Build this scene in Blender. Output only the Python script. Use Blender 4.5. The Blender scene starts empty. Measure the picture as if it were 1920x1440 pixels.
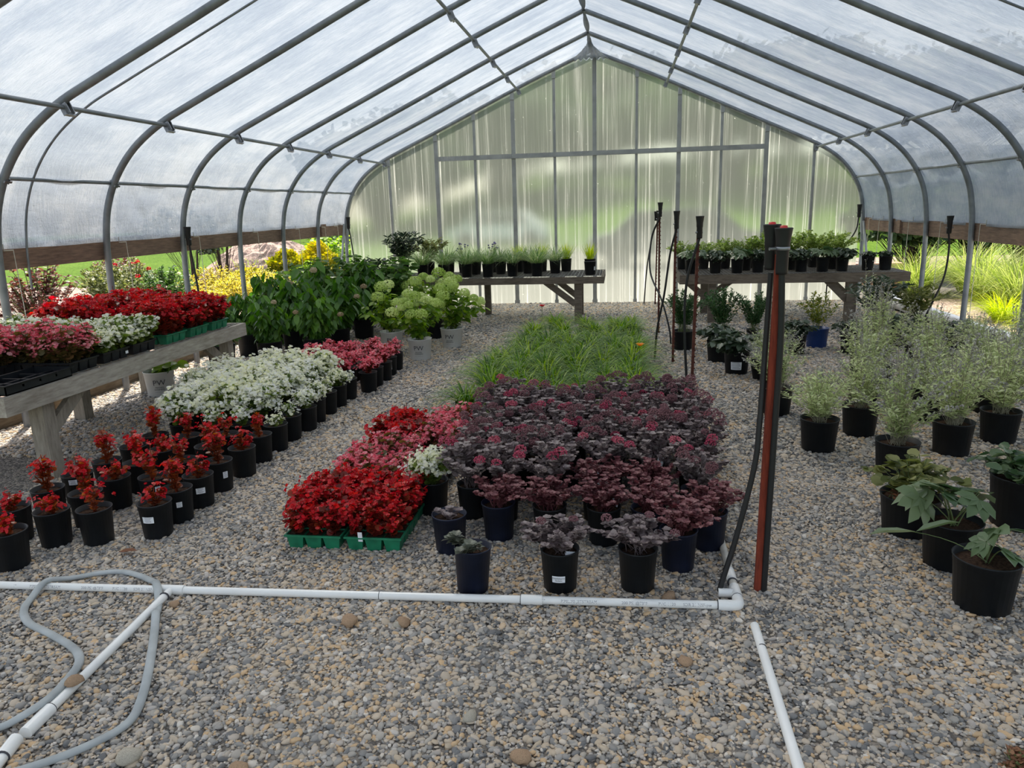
import bpy, math, random
import numpy as np
from mathutils import Vector, Matrix
PI = math.pi
S = bpy.context.scene
COL = S.collection
rs = np.random.RandomState

# ------------------------------------------------------------------ mesh helpers
def mesh(name, chunks, mats, smooth=True):
    """chunks: (verts Nx3, faces MxK, rnd N or scalar, material index) -> one mesh"""
    me = bpy.data.meshes.new(name)
    V, R, LI, LS, MI = [], [], [], [], []
    vo = lo = 0
    for ch in chunks:
        v, f = np.asarray(ch[0], float).reshape(-1, 3), np.asarray(ch[1], int)
        r = ch[2] if len(ch) > 2 else 0.5
        mi = ch[3] if len(ch) > 3 else 0
        if len(f) == 0: continue
        V.append(v); R.append(np.broadcast_to(np.asarray(r, float), (len(v),)))
        k = f.shape[1]
        LI.append((f + vo).ravel()); LS.append(np.arange(len(f)) * k + lo)
        MI.append(np.full(len(f), mi)); vo += len(v); lo += f.size
    V = np.concatenate(V); LI = np.concatenate(LI); LS = np.concatenate(LS)
    me.vertices.add(len(V)); me.vertices.foreach_set('co', V.astype(np.float32).ravel())
    me.loops.add(len(LI)); me.loops.foreach_set('vertex_index', LI.astype(np.int32))
    me.polygons.add(len(LS)); me.polygons.foreach_set('loop_start', LS.astype(np.int32))
    me.polygons.foreach_set('material_index', np.concatenate(MI).astype(np.int32))
    me.update(calc_edges=True)
    me.polygons.foreach_set('use_smooth', np.full(len(LS), smooth, dtype=bool))
    a = me.attributes.new('rnd', 'FLOAT', 'POINT'); a.data.foreach_set('value', np.concatenate(R).astype(np.float32))
    for m in (mats if isinstance(mats, (list, tuple)) else [mats]): me.materials.append(m)
    me.validate()
    return me

def ob(name, me, parent=None, loc=(0, 0, 0), rot=(0, 0, 0), sc=1, kind=None, label=None, cat=None, group=None):
    o = bpy.data.objects.new(name, me); COL.objects.link(o)
    o.location = loc; o.rotation_euler = rot
    o.scale = (sc, sc, sc) if not hasattr(sc, '__len__') else sc
    if parent: o.parent = parent
    if cat and not kind: kind = 'thing'
    for k, v in (('kind', kind), ('label', label), ('category', cat), ('group', group)):
        if v: o[k] = v
    return o

def thing(name, label, cat, loc=(0, 0, 0), rz=0, group=None, sc=1):
    return ob(name, None, None, loc, (0, 0, rz), sc, 'thing', label, cat, group)

def norm(a): return a / np.maximum(np.linalg.norm(a, axis=-1, keepdims=True), 1e-9)
def frames(d, up):
    y = norm(np.asarray(d, float)); x = norm(np.cross(y, up) + 1e-6); z = np.cross(x, y)
    return np.stack([x, y, z], axis=-1)            # columns
def scatter(tv, tf, F, pos, s, rnd, mi=0):
    """copies of a template: F Nx3x3, pos Nx3, s N or Nx3"""
    tv = np.asarray(tv, float); tf = np.asarray(tf, int); n = len(pos)
    if n == 0: return (np.zeros((0, 3)), np.zeros((0, 3), int), 0, mi)
    s = np.asarray(s, float)
    if s.ndim == 1: s = s[:, None].repeat(3, 1)
    P = np.einsum('nij,nkj->nki', F, tv[None] * s[:, None, :]) + np.asarray(pos)[:, None, :]
    f = (tf[None] + (np.arange(n) * len(tv))[:, None, None]).reshape(-1, tf.shape[1])
    return (P.reshape(-1, 3), f, np.repeat(rnd, len(tv)), mi)
def box(x0, x1, y0, y1, z0, z1, rnd=.5, mi=0):
    v = [(x, y, z) for x in (x0, x1) for y in (y0, y1) for z in (z0, z1)]
    f = [(0, 1, 3, 2), (4, 6, 7, 5), (0, 4, 5, 1), (2, 3, 7, 6), (0, 2, 6, 4), (1, 5, 7, 3)]
    return (np.array(v), np.array(f), rnd, mi)
def bar(a, b, w, h, up=(0, 0, 1), rnd=.5, mi=0):
    a, b = np.array(a, float), np.array(b, float); L = np.linalg.norm(b - a)
    F = frames((b - a)[None], np.array([up], float))[0]
    v, f, _, _ = box(-w / 2, w / 2, 0, L, -h / 2, h / 2)
    return (v @ F.T + a, f, rnd, mi)
def tube(pts, r, n=10, cap=True, rnd=.5, mi=0):
    p = np.array(pts, float); m = len(p); r = np.broadcast_to(np.asarray(r, float), (m,))
    t = norm(np.gradient(p, axis=0)); nrm = np.zeros((m, 3))
    u = np.array([0, 0, 1.]) if abs(t[0, 2]) < .9 else np.array([1., 0, 0])
    for i in range(m):
        u = u - t[i] * (u @ t[i]); u /= max(np.linalg.norm(u), 1e-9); nrm[i] = u
    b = np.cross(t, nrm); a = np.linspace(0, 2 * PI, n, endpoint=False)
    V = (p[:, None] + r[:, None, None] * (np.cos(a)[None, :, None] * nrm[:, None] + np.sin(a)[None, :, None] * b[:, None])).reshape(-1, 3)
    i, j = np.meshgrid(np.arange(m - 1), np.arange(n), indexing='ij'); j2 = (j + 1) % n
    Fq = np.stack([i * n + j, i * n + j2, (i + 1) * n + j2, (i + 1) * n + j], -1).reshape(-1, 4)
    if cap:
        V = np.concatenate([V, p[:1], p[-1:]]); c0 = m * n; k = np.arange(n); k2 = (k + 1) % n
        Fq = np.concatenate([Fq, np.stack([k2, k, np.full(n, c0), np.full(n, c0)], -1)[:, :4],
                             np.stack([(m - 1) * n + k, (m - 1) * n + k2, np.full(n, c0 + 1), np.full(n, c0 + 1)], -1)])
        tri = Fq[:, 2] == Fq[:, 3]
        return [(V, Fq[~tri], rnd, mi), (V, Fq[tri][:, :3], rnd, mi)]
    return [(V, Fq, rnd, mi)]
def lathe(prof, n=28, mi=0):
    p = np.array(prof, float); m = len(p); a = np.linspace(0, 2 * PI, n, endpoint=False)
    V = np.stack([p[:, None, 0] * np.cos(a), p[:, None, 0] * np.sin(a), np.broadcast_to(p[:, None, 1], (m, n))], -1).reshape(-1, 3)
    i, j = np.meshgrid(np.arange(m - 1), np.arange(n), indexing='ij'); j2 = (j + 1) % n
    return (V, np.stack([i * n + j, i * n + j2, (i + 1) * n + j2, (i + 1) * n + j], -1).reshape(-1, 4), .5, mi)
def catmull(P, k=8):
    P = np.array(P, float); Q = np.vstack([2 * P[0] - P[1], P, 2 * P[-1] - P[-2]]); out = []
    for i in range(1, len(Q) - 2):
        for t in np.linspace(0, 1, k, endpoint=False):
            a, b, c, d = Q[i - 1], Q[i], Q[i + 1], Q[i + 2]
            out.append(.5 * (2 * b + (c - a) * t + (2 * a - 5 * b + 4 * c - d) * t * t + (3 * b - a - 3 * c + d) * t ** 3))
    out.append(P[-1]); return np.array(out)
def vnoise(x, y, seed=0):
    """cheap smooth value noise on arrays"""
    xi, yi = np.floor(x).astype(int), np.floor(y).astype(int); xf, yf = x - xi, y - yi
    xf, yf = xf * xf * (3 - 2 * xf), yf * yf * (3 - 2 * yf)
    def h(a, b):
        n = (a * 374761393 + b * 668265263 + seed * 974711) & 0x7fffffff
        n = ((n ^ (n >> 13)) * 1274126177) & 0x7fffffff
        return (n & 0xffff) / 65535.
    return (h(xi, yi) * (1 - xf) + h(xi + 1, yi) * xf) * (1 - yf) + (h(xi, yi + 1) * (1 - xf) + h(xi + 1, yi + 1) * xf) * yf - .5

# ------------------------------------------------------------------ materials
def newmat(name):
    m = bpy.data.materials.new(name); m.use_nodes = True
    nt = m.node_tree; nt.nodes.clear()
    out = nt.nodes.new('ShaderNodeOutputMaterial')
    return m, nt, out
def N(nt, t, **k):
    n = nt.nodes.new(t)
    for a, v in k.items(): setattr(n, a, v)
    return n
def ramp(nt, fac, cols, interp='LINEAR'):
    r = N(nt, 'ShaderNodeValToRGB'); r.color_ramp.interpolation = interp
    e = r.color_ramp.elements
    if len(cols[0]) == 3:
        cols = [(i / max(len(cols) - 1, 1), c) for i, c in enumerate(cols)]
    while len(e) < len(cols): e.new(.5)
    for i, (p, c) in enumerate(cols): e[i].position = p; e[i].color = (*c, 1)
    if fac is not None: nt.links.new(fac, r.inputs[0])
    return r.outputs[0]
def noise(nt, scale, detail=3, vec=None, rough=.5):
    n = N(nt, 'ShaderNodeTexNoise'); n.inputs['Scale'].default_value = scale
    n.inputs['Detail'].default_value = detail; n.inputs['Roughness'].default_value = rough
    if vec is not None: nt.links.new(vec, n.inputs['Vector'])
    return n.outputs['Fac']
def coords(nt, scale=(1, 1, 1), kind='Object'):
    c = N(nt, 'ShaderNodeTexCoord'); m = N(nt, 'ShaderNodeMapping'); m.inputs['Scale'].default_value = scale
    nt.links.new(c.outputs[kind], m.inputs[0]); return m.outputs[0]
def bump(nt, h, strength, dist=.01):
    b = N(nt, 'ShaderNodeBump'); b.inputs['Strength'].default_value = strength; b.inputs['Distance'].default_value = dist
    nt.links.new(h, b.inputs['Height']); return b.outputs[0]
def principled(nt, out, rough=.5, spec=.5, metal=0):
    p = N(nt, 'ShaderNodeBsdfPrincipled'); p.inputs['Roughness'].default_value = rough
    p.inputs['Specular IOR Level'].default_value = spec; p.inputs['Metallic'].default_value = metal
    nt.links.new(p.outputs[0], out.inputs[0]); return p
def simple(name, c, rough=.5, spec=.5, metal=0, var=.12, scale=30, bmp=0, stretch=(1, 1, 1)):
    m, nt, out = newmat(name); p = principled(nt, out, rough, spec, metal)
    f = noise(nt, scale, 4, coords(nt, stretch))
    c0 = tuple(x * (1 - var) for x in c); c1 = tuple(min(1, x * (1 + var)) for x in c)
    nt.links.new(ramp(nt, f, [(.3, c0), (.7, c1)]), p.inputs['Base Color'])
    if bmp: nt.links.new(bump(nt, f, bmp), p.inputs['Normal'])
    return m
def leaf(name, cols, trans=.4, rough=.5, spec=.3, tint=1.25, gain=1.2):
    m, nt, out = newmat(name); a = N(nt, 'ShaderNodeAttribute', attribute_name='rnd')
    oi = N(nt, 'ShaderNodeObjectInfo')
    ad = N(nt, 'ShaderNodeMath', operation='MULTIPLY_ADD'); ad.inputs[1].default_value = .24
    nt.links.new(oi.outputs['Random'], ad.inputs[0]); nt.links.new(a.outputs['Fac'], ad.inputs[2])
    sb = N(nt, 'ShaderNodeMath', operation='SUBTRACT'); nt.links.new(ad.outputs[0], sb.inputs[0]); sb.inputs[1].default_value = .12
    c = ramp(nt, sb.outputs[0], [tuple(min(.9, q * gain) for q in k) for k in cols])
    p = principled(nt, out, rough, spec); nt.links.new(c, p.inputs['Base Color'])
    t = N(nt, 'ShaderNodeBsdfTranslucent'); h = N(nt, 'ShaderNodeHueSaturation')
    h.inputs['Saturation'].default_value = 1.15; h.inputs['Value'].default_value = tint
    nt.links.new(c, h.inputs['Color']); nt.links.new(h.outputs[0], t.inputs[0])
    mx = N(nt, 'ShaderNodeMixShader'); mx.inputs[0].default_value = trans
    nt.links.new(p.outputs[0], mx.inputs[1]); nt.links.new(t.outputs[0], mx.inputs[2]); nt.links.new(mx.outputs[0], out.inputs[0])
    return m
def wood(name, c, dark, scale=(3, 3, 3), rough=.8):
    m, nt, out = newmat(name); p = principled(nt, out, rough, .2)
    g = noise(nt, 12, 6, coords(nt, scale), .65); k = noise(nt, 2.5, 2, coords(nt))
    mm = N(nt, 'ShaderNodeMath', operation='MULTIPLY_ADD'); nt.links.new(k, mm.inputs[0]); mm.inputs[1].default_value = .5
    nt.links.new(g, mm.inputs[2])
    nt.links.new(ramp(nt, mm.outputs[0], [(.45, dark), (.95, c)]), p.inputs['Base Color'])
    nt.links.new(bump(nt, g, .4, .004), p.inputs['Normal']); return m

M = {}
M['steel'] = simple('galvanised_steel', (.25, .27, .29), .5, .5, .55, .2, 8)
M['steel_dark'] = simple('galvanised_clamp', (.30, .31, .33), .4, .5, .8, .2, 20)
M['alu'] = simple('aluminium_stud', (.36, .37, .36), .45, .5, .4, .15, 6)
M['pot'] = simple('black_plastic', (.009, .011, .014), .5, .3, 0, .3, 12)
M['pot_blue'] = simple('dark_blue_plastic', (.009, .013, .032), .5, .3, 0, .3, 12)
M['bluepot'] = simple('blue_plastic', (.02, .07, .3), .4)
M['green_tray'] = simple('green_plastic', (.012, .17, .085), .45, .4, 0, .25, 20)
M['white_pot'] = simple('white_plastic', (.74, .75, .74), .5, .3, 0, .06, 6)
M['pvc'] = simple('white_pvc', (.82, .82, .80), .3, .5, 0, .05, 5)
M['pvc_old'] = simple('stained_pvc', (.62, .58, .5), .4, .4, 0, .15, 14)
M['ink'] = simple('print_ink', (.05, .05, .06), .7)
M['ink_grey'] = simple('grey_ink', (.3, .3, .33), .7)
M['label'] = simple('paper_label', (.78, .8, .84), .6, .3, 0, .03)
M['soil'] = simple('potting_soil', (.05, .03, .02), .95, .1, 0, .6, 90, .8)
M['rubber'] = simple('black_rubber', (.014, .014, .015), .5, .4)
M['red_plastic'] = simple('red_plastic', (.6, .03, .03), .4)
M['hose'] = simple('grey_hose', (.36, .385, .39), .6, .3, 0, .18, 9, .3)
M['red_wood'] = wood('red_stained_wood', (.30, .055, .028), (.10, .02, .014), (6, 6, .8))
M['dark_steel'] = simple('rusty_t_post', (.10, .035, .025), .8, .2, 0, .4, 30)
M['wood'] = wood('weathered_wood', (.50, .46, .40), (.22, .19, .155), (4, .6, 4))
M['wood_y'] = wood('bench_wood', (.20, .165, .13), (.07, .055, .042), (.6, 4, 4))
M['wood_leg'] = wood('leg_wood', (.38, .34, .28), (.15, .125, .10), (4, 4, .7))
M['board'] = wood('hip_board_wood', (.30, .20, .14), (.10, .068, .052), (6, .6, 6))
M['sill'] = wood('sill_timber', (.26, .21, .15), (.10, .075, .05), (6, .6, 6))
M['cord'] = simple('white_cord', (.6, .58, .5), .8)
M['wire'] = simple('wire_mesh', (.35, .35, .34), .5, .5, .6)
M['white_film'] = simple('white_ground_film', (.75, .74, .72), .4, .4, 0, .08, 6, .5)
M['bark'] = simple('bark', (.075, .06, .05), .9, .1, 0, .3, 25, .6)
M['mulch'] = simple('wood_mulch', (.44, .32, .26), .95, .1, 0, .5, 28, 1)
M['brick'] = simple('pink_board', (.5, .25, .2), .8)
# foliage and flowers
LG = [(.035, .085, .02), (.07, .15, .03), (.13, .22, .05)]
M['beg_leaf_red'] = leaf('bronze_begonia_leaf', [(.06, .02, .01), (.20, .025, .018), (.30, .05, .02)], .4, .35, .5)
M['beg_leaf_warm'] = leaf('orange_bronze_begonia_leaf', [(.10, .03, .012), (.28, .055, .02), (.40, .12, .03)], .45, .35, .5)
M['beg_leaf_pink'] = leaf('olive_begonia_leaf', [(.06, .06, .015), (.13, .10, .03), (.22, .11, .05)], .4, .35, .5)
M['beg_leaf_green'] = leaf('green_begonia_leaf', [(.06, .11, .02), (.13, .19, .035), (.23, .28, .06)], .4, .35, .5)
M['red'] = leaf('red_petal', [(.34, .004, .010), (.54, .012, .024), (.66, .04, .03)], .45, .4, .4)
M['pink'] = leaf('pink_petal', [(.60, .10, .14), (.72, .20, .25), (.80, .36, .38)], .45, .4, .4)
M['white'] = leaf('white_petal', [(.74, .74, .50), (.84, .82, .66), (.88, .87, .76)], .5, .5, .3, 1.12)
M['sed_leaf'] = leaf('dusky_sedum_leaf', [(.085, .06, .063), (.18, .14, .14), (.31, .26, .245)], .2, .55, .3)
M['sed_grey'] = leaf('grey_green_sedum_leaf', [(.07, .075, .05), (.11, .12, .085), (.19, .2, .15)], .18, .4, .5)
M['sed_red'] = leaf('wine_sedum_leaf', [(.085, .024, .030), (.17, .055, .062), (.27, .13, .13)], .25, .5, .3)
M['sed_bud'] = leaf('dusky_pink_buds', [(.13, .06, .068), (.21, .10, .11), (.30, .15, .16)], .2, .6, .2)
M['sed_flower'] = leaf('magenta_buds', [(.30, .04, .08), (.46, .08, .14), (.58, .18, .22)], .3, .6, .2)
M['grass'] = leaf('daylily_blade', [(.03, .09, .01), (.12, .24, .022), (.36, .46, .055)], .45, .4, .4)
M['varieg'] = leaf('variegated_blade', [(.06, .13, .03), (.16, .26, .09), (.45, .50, .26)], .5, .4, .4)
M['yellowgrass'] = leaf('golden_blade', [(.22, .32, .01), (.40, .48, .02), (.54, .60, .07)], .55, .4, .4)
M['orn'] = leaf('ornamental_grass_blade', [(.10, .16, .025), (.23, .30, .06), (.42, .45, .16)], .5, .5, .3)
M['sage'] = leaf('grey_green_sage', [(.26, .32, .14), (.46, .52, .27), (.68, .71, .46)], .4, .6, .2)
M['sagestem'] = leaf('pale_sage_stem', [(.22, .2, .14), (.38, .36, .26)], .1, .7, .2)
M['spike'] = leaf('grey_flower_spike', [(.15, .14, .14), (.29, .28, .27), (.48, .47, .44)], .3, .7, .1)
M['hyd_dark'] = leaf('hydrangea_leaf', [(.02, .062, .010), (.05, .13, .018), (.12, .24, .035)], .35, .32, .5)
M['hyd_lime'] = leaf('lime_hydrangea_leaf', [(.06, .13, .012), (.13, .23, .025), (.28, .38, .05)], .5, .4, .4)
M['hyd_head'] = leaf('lime_panicle', [(.30, .42, .08), (.50, .60, .20), (.68, .73, .38)], .35, .6, .2, 1.1)
M['hyd_old'] = leaf('faded_panicle', [(.28, .20, .12), (.42, .34, .22), (.5, .45, .32)], .3, .6, .2)
M['hell'] = leaf('hellebore_leaf', [(.03, .065, .025), (.07, .12, .05), (.15, .2, .10)], .3, .35, .5)
M['dark'] = leaf('dark_leaf', [(.018, .032, .018), (.045, .07, .04), (.12, .15, .10)], .25, .35, .5)
M['fresh'] = leaf('fresh_green_leaf', LG, .45)
M['bright'] = leaf('bright_green_leaf', [(.10, .20, .02), (.24, .38, .05), (.42, .52, .10)], .5)
M['backlit'] = leaf('small_yellow_green_leaf', [(.12, .19, .04), (.27, .36, .09), (.45, .52, .18)], .5)
M['olive'] = leaf('olive_leaf', [(.06, .075, .02), (.15, .17, .05), (.28, .28, .12)], .4)
M['burg'] = leaf('burgundy_leaf', [(.06, .02, .018), (.14, .05, .04), (.24, .12, .09)], .35)
M['gold'] = leaf('golden_leaf', [(.50, .40, .05), (.68, .57, .10), (.80, .70, .26)], .5)
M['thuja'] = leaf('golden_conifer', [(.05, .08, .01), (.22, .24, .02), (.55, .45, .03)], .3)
M['fern'] = leaf('fern_leaf', [(.05, .09, .01), (.14, .17, .02), (.28, .27, .05)], .45)
M['juniper'] = leaf('fine_dark_shrub', [(.012, .045, .012), (.03, .09, .025), (.07, .15, .05)], .25)
M['pine'] = leaf('tree_leaf', [(.012, .03, .01), (.035, .07, .02), (.08, .13, .035)], .35)
M['lilac'] = leaf('lavender_petal', [(.15, .12, .3), (.3, .26, .45)], .3)
M['dead'] = leaf('brown_leaf', [(.10, .05, .03), (.20, .09, .05), (.3, .16, .09)], .3, .7)
M['stem'] = leaf('green_stem', [(.10, .14, .05), (.16, .2, .08)], .1)
M['orange'] = leaf('orange_petal', [(.8, .25, .03), (.9, .5, .06)], .4)

# ------------------------------------------------------------------ leaf templates (along +Y, normal +Z)
OVAL_V = [(0, 0, 0), (-.42, .3, .05), (0, .3, -.03), (.42, .3, .05), (-.36, .72, .03), (0, .72, -.05), (.36, .72, .03), (0, 1, -.1)]
OVAL_F = [(0, 2, 1), (0, 3, 2), (1, 2, 4), (2, 5, 4), (2, 3, 5), (3, 6, 5), (4, 5, 7), (5, 6, 7)]
DIA_V = [(0, 0, 0), (-.5, .5, .06), (.5, .5, .06), (0, 1, -.04)]
DIA_F = [(0, 2, 1), (1, 2, 3)]
def round_leaf():
    a = np.linspace(0, 2 * PI, 8, endpoint=False) - PI / 2
    v = [(0, .45, -.06)] + [(.5 * math.cos(t), .5 + .5 * math.sin(t), .07 * math.cos(2 * t) + .05) for t in a]
    return v, [(0, 1 + i, 1 + (i + 1) % 8) for i in range(8)]
RND_V, RND_F = round_leaf()
def petal4():
    v, f = [], []
    for k in range(4):
        a = k * PI / 2; L = .5 if k % 2 else .38; w = .3 if k % 2 else .2; b = len(v)
        c, s = math.cos(a), math.sin(a)
        for (x, y, z) in [(0, 0, 0), (-w, L * .6, .1), (w, L * .6, .1), (0, L, .02)]:
            v.append((x * c - y * s, x * s + y * c, z))
        f += [(b, b + 2, b + 1), (b + 1, b + 2, b + 3)]
    return v, f
PET_V, PET_F = petal4()
OCT_V = [(.5, 0, 0), (-.5, 0, 0), (0, .5, 0), (0, -.5, 0), (0, 0, .5), (0, 0, -.5)]
OCT_F = [(0, 2, 4), (2, 1, 4), (1, 3, 4), (3, 0, 4), (2, 0, 5), (1, 2, 5), (3, 1, 5), (0, 3, 5)]
PALM_V, PALM_F = [], []
for _k in range(5):
    _a = (_k - 2) * .62; _c, _s = math.cos(_a), math.sin(_a); _b = len(PALM_V); _L = 1 - .1 * abs(_k - 2)
    for (_x, _y, _z) in OVAL_V:
        _x, _y = _x * .5, _y * _L; PALM_V.append((_x * _c + _y * _s, -_x * _s + _y * _c, _z * .6 - .15 * _y * _y))
    PALM_F += [tuple(_b + i for i in f) for f in OVAL_F]

def sph(r, n, zmin=-1):
    z = r.uniform(zmin, 1, n); a = r.uniform(0, 2 * PI, n); q = np.sqrt(1 - z * z)
    return np.stack([q * np.cos(a), q * np.sin(a), z], -1)
def stems(r, n, base_r, tips, th=.0015, seg=4, mi=0, rnd=.5, sag=0):
    """thin 3-sided stems from the pot to each tip; returns chunks and point function"""
    a = r.uniform(0, 2 * PI, n); b = np.stack([np.cos(a) * base_r * r.uniform(0, 1, n), np.sin(a) * base_r * r.uniform(0, 1, n), np.zeros(n)], -1)
    mid = (b + tips) / 2; mid[:, 2] += np.linalg.norm(tips - b, axis=1) * (.12 + sag); mid[:, :2] = b[:, :2] * .6 + tips[:, :2] * .4
    def at(t, idx):
        t = np.asarray(t)[:, None]; B, Mm, T = b[idx], mid[idx], tips[idx]
        return (1 - t) ** 2 * B + 2 * t * (1 - t) * Mm + t * t * T, norm(2 * (1 - t) * (Mm - B) + 2 * t * (T - Mm))
    ts = np.linspace(0, 1, seg + 1); P = (1 - ts[None, :, None]) ** 2 * b[:, None] + 2 * (ts * (1 - ts))[None, :, None] * mid[:, None] + (ts ** 2)[None, :, None] * tips[:, None]
    tri = np.array([(1, 0, 0), (-.5, .87, 0), (-.5, -.87, 0)]) * th
    V = (P[:, :, None, :] + tri[None, None]).reshape(-1, 3); F = []
    i, s, k = np.meshgrid(np.arange(n), np.arange(seg), np.arange(3), indexing='ij'); k2 = (k + 1) % 3; o = i * (seg + 1) * 3 + s * 3
    F = np.stack([o + k, o + k2, o + 3 + k2, o + 3 + k], -1).reshape(-1, 4)
    return (V, F, rnd, mi), at
def leaves_on(r, at, nst, per, t0, t1, size, up=.4, spread=1., tv=OVAL_V, tf=OVAL_F, w=1., mi=0, droop=0., jit=.35, rnd=None, power=1.):
    n = nst * per; idx = np.repeat(np.arange(nst), per)
    t = t0 + (t1 - t0) * r.uniform(0, 1, n) ** power; p, d = at(t, idx)
    a = r.uniform(0, 2 * PI, n); side = np.stack([np.cos(a), np.sin(a), np.zeros(n)], -1) * spread
    dirs = norm(side + d * up + np.array([0, 0, -droop]) + r.normal(0, jit * .4, (n, 3)))
    F = frames(dirs, np.array([0, 0, 1.]) + r.normal(0, jit, (n, 3)))
    s = size * r.uniform(.65, 1.2, n)
    sc = np.stack([s * w, s, s], -1)
    return scatter(tv, tf, F, p, sc, r.uniform(0, 1, n) if rnd is None else rnd, mi)
def dome_tips(r, n, R, H, flat=.35, h0=0.):
    u = np.sqrt(r.uniform(0, 1, n)); a = r.uniform(0, 2 * PI, n)
    z = h0 + H * (1 - flat * u * u) * r.uniform(.78, 1.0, n)
    return np.stack([R * u * np.cos(a), R * u * np.sin(a), z], -1)
def blades(r, n, base_r, L, w, lean=(0.1, .9), droop=.5, seg=5, mi=0, z0=0.):
    a = r.uniform(0, 2 * PI, n); rad = base_r * np.sqrt(r.uniform(0, 1, n)); b = np.stack([rad * np.cos(a), rad * np.sin(a), np.full(n, z0)], -1)
    a2 = a + r.normal(0, .6, n); out = np.stack([np.cos(a2), np.sin(a2), np.zeros(n)], -1)
    l = r.uniform(lean[0], lean[1], n)[:, None]; Ln = (L * r.uniform(.6, 1.1, n))[:, None]; dr = (droop * r.uniform(.4, 1.3, n))[:, None]
    side = np.stack([-np.sin(a2), np.cos(a2), np.zeros(n)], -1); V = []
    for t in np.linspace(0, 1, seg + 1):
        p = b + out * Ln * (l * t + dr * .55 * t * t) + np.array([0, 0, 1.]) * Ln * (t * np.sqrt(np.maximum(1 - (l * .75) ** 2, .1)) - dr * t * t * (.45 + .3 * t))
        p[:, 2] = np.maximum(p[:, 2], z0 - .12)
        ww = w * (.5 + .5 * min(1, t * 4)) * (1 - t ** 2.2) + w * .05
        V += [p - side * ww / 2, p + side * ww / 2]
    V = np.stack(V, 1); m = 2 * (seg + 1); F = []
    i, s = np.meshgrid(np.arange(n), np.arange(seg), indexing='ij'); o = i * m + s * 2
    F = np.stack([o, o + 1, o + 3, o + 2], -1).reshape(-1, 4)
    return (V.reshape(-1, 3), F, np.repeat(r.uniform(0, 1, n), m), mi)
def heads(r, centers, R, n, size, tv=OCT_V, tf=OCT_F, mi=0, zmin=-.2, squash=.8):
    c = np.repeat(centers, n, 0); s = sph(r, len(c), zmin); rr = np.repeat(R * r.uniform(.7, 1.15, len(centers)), n)[:, None]
    p = c + s * rr * np.array([1, 1, squash]) * r.uniform(.85, 1.05, (len(c), 1))
    F = frames(np.cross(s, r.normal(0, 1, s.shape)), s)
    hr = np.repeat(r.uniform(0, .6, len(centers)), n) + r.uniform(0, .4, len(c))
    return scatter(tv, tf, F, p, size * r.uniform(.7, 1.2, len(c)), hr, mi)

# ------------------------------------------------------------------ plants -> (foliage mesh, blossom mesh or None)
def begonia(seed, R, H, nst, colour, lf, dense=1., fl=5, lsize=.04, fsize=.024, one=False):
    r = rs(seed); tips = dome_tips(r, nst, R, H, .45)
    st, at = stems(r, nst, R * .25, tips, .002, 3)
    L = leaves_on(r, at, nst, int(7 * dense), .12, .92, lsize, .3, 1, RND_V, RND_F, mi=0, jit=.5)
    nc = nst * max(2, int(fl / 3.2)); idx = np.repeat(np.arange(nst), nc // nst); p, d = at(r.uniform(.70, 1.04, nc), idx)
    p = np.repeat(p + r.normal(0, .012 + R * .07, (nc, 3)) * np.array([1, 1, .8]), 4, 0); n = nc * 4
    p = p + r.normal(0, fsize * .55, (n, 3))
    F = frames(r.normal(0, 1, (n, 3)), norm(p * np.array([1, 1, .5])) + r.normal(0, .45, (n, 3)) + np.array([0, -.2, 1.0]))
    B = scatter(PET_V, PET_F, F, p, fsize * 1.7 * r.uniform(.6, 1.2, n), r.uniform(0, 1, n), 1 if one else 0)
    if one: return mesh('begonia_plant', [st, L, B], [M[lf], M[colour]]), None
    return mesh('begonia_leaves', [st, L], [M[lf]]), mesh('begonia_blossoms', [B], [M[colour]])
def sedum(seed, R, H, nst, lf, bud, nhead, per=26, lsize=.032, headR=.024):
    r = rs(seed); tips = dome_tips(r, nst, R, H, .3)
    st, at = stems(r, nst, R * .3, tips, .0022, 3)
    A = leaves_on(r, at, nst, per, .25, 1.0, lsize, .55, 1, w=.95, jit=.35, power=.8)
    # a rosette on every tip
    k = 7; idx = np.repeat(np.arange(nst), k); a = np.tile(np.linspace(0, 2 * PI, k, endpoint=False), nst) + np.repeat(r.uniform(0, 6, nst), k)
    d = np.stack([np.cos(a), np.sin(a), np.full(len(a), .55)], -1)
    Rr = scatter(OVAL_V, OVAL_F, frames(d, np.array([0, 0, 1.]) + 0 * d), tips[idx], lsize * .8 * r.uniform(.7, 1.1, len(a)), r.uniform(0.2, 1, len(a)))
    B = None
    if nhead:
        c = tips[:nhead] + np.array([0, 0, .026])
        B = mesh('sedum_flower_heads', [heads(r, c, headR, 90, .0085)], [M[bud]])
    return mesh('sedum_leaves', [st, A, Rr], [M[lf]]), B
def grass(seed, n, base_r, L, w, mat, lean=(.1, .9), droop=.6, seg=5):
    return mesh('grass_blades', [blades(rs(seed), n, base_r, L, w, lean, droop, seg)], [M[mat]]), None
def sageplant(seed, R, H, nst=34, per=36, spikes=.5):
    r = rs(seed); tips = dome_tips(r, nst, R, H, .5); st, at = stems(r, nst, .05, tips, .0017, 5, 1)
    A = leaves_on(r, at, nst, per, .12, .85 if spikes else 1, .044, .5, 1, DIA_V, DIA_F, w=.26, jit=.4)
    k = int(nst * spikes); idx = np.repeat(np.arange(k), 34); t = r.uniform(.62, 1.03, len(idx)); p, d = at(t, idx)
    p = p + r.normal(0, .0035, p.shape)
    B = mesh('sage_flower_spikes', [scatter(DIA_V, DIA_F, frames(r.normal(0, 1, p.shape), r.normal(0, 1, p.shape)), p, .0125 * r.uniform(.6, 1.3, len(p)), r.uniform(0, 1, len(p)))], [M['spike']]) if k else None
    return mesh('sage_stems', [st, A], [M['sage'], M['sagestem']]), B
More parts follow.
